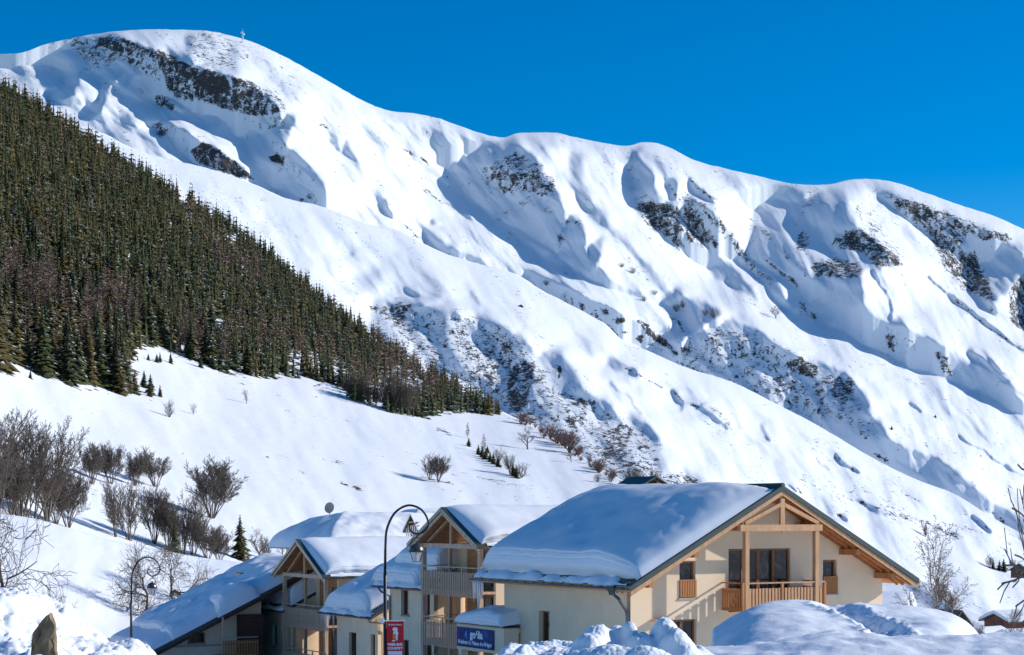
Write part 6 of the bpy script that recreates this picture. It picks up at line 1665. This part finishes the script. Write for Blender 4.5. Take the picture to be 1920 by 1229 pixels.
small_house(1868, 1180, 330, 6.5, 7, 1.6, 1.2, R(-62), M_REDW, 'red-brown house under a smooth snow roof at the lower right')
small_house(1835, 1205, 300, 4, 6, .9, .9, R(-50), M_STUCCO, 'low pale house under snow, below the red-brown one')
small_house(1885, 1208, 290, 4.5, 6, .8, .9, R(-60), M_STUCCO2, 'low snow-roofed house nearest the lower right corner of the village')
small_house(1912, 1078, 760, 9, 10, 2.2, 2.6, R(-48), M_DARKWOOD, 'dark barn with a snowy roof on the flat snow at the right border', 'barn', cat='barn')
hp = SLOPE.pt(977, 577)
small_house(977, 577, hp.y, 8, 8, 1.6, 3.6, R(20), M_DARKWOOD, 'tiny dark hut alone high on the nearest mountain slope', 'hut', snow=False, cat='hut')
mp = MOUNT.pt(456, 80)
MS = tag(empty('radio_mast', (mp.x, mp.y - 10, mp.z - 4)), 'little white radio mast with two drums on the summit ridge', 'mast')
mm = MB()
for sx_, sy_ in ((-1, -1), (1, -1), (0, 1)): mm.beam((sx_ * 2.2, sy_ * 2.2, 0), (sx_ * .9, sy_ * .9, 34), .8, .8)
for k in range(6): mm.beam((-2, -2, k * 5.6), (2, -2, k * 5.6 + 5.6), .5, .5); mm.beam((2, -2, k * 5.6), (-2, -2, k * 5.6 + 5.6), .5, .5)
mm.build('lattice', M_WHITE, MS)
for x, z in ((-3.2, 31), (3.4, 26)): MB().lathe([(2.4, -2.2), (2.6, 0), (2.4, 2.2)], (x, 0, z), 10).build('drum_antenna', M_WHITE, MS)
MB().tube([(0, 0, 33), (0, 0, 41)], .4, 5).build('aerial', M_WHITE, MS)
MB().box(-7, -3, -2, 3, -2, 3.5).build('cabin', M_WHITE, MS)
# boulders poking out of the meadow
M_BOULDER = simple('boulder', (.10, .075, .06), .9, var=.4, scale=.8, bump=.5, bdist=.1)
def boulder(px, py, wpx, label, surf=HILL):
    p = surf.pt(px, py); r = wpx / F * p.y / 2
    bm = bmesh.new(); bmesh.ops.create_icosphere(bm, subdivisions=3, radius=1)
    sd = _rng.randrange(999)
    for v in bm.verts:
        c = v.co; k = 1 + float(fbm(np.array(c.x * 1.3 + sd), np.array(c.y * 1.3 + c.z), 3, sd)) * .6; v.co = Vector((c.x * r * k, c.y * r * k, c.z * r * .5 * k))
    me = bpy.data.meshes.new('boulder'); bm.to_mesh(me); bm.free(); me.materials.append(M_BOULDER)
    o = link('boulder', me); o.location = p; tag(o, label, 'boulder')
boulder(648, 910, 9, 'dark brown boulder on the meadow above the back roofs, upper of the pair'); boulder(671, 918, 10, 'dark flat boulder on the meadow above the back roofs, lower of the pair')
boulder(343, 851, 4, 'tiny dark stone alone on the smooth upper snow left of the roofs'); boulder(598, 722, 5, 'small stone on the snow below the forest edge'); boulder(592, 745, 5, 'small stone lower down on the snow below the forest edge')
boulder(501, 858, 7, 'dark stone at the left end of the line of scrub on the meadow')
print('FRONT T', time.time() - T0)
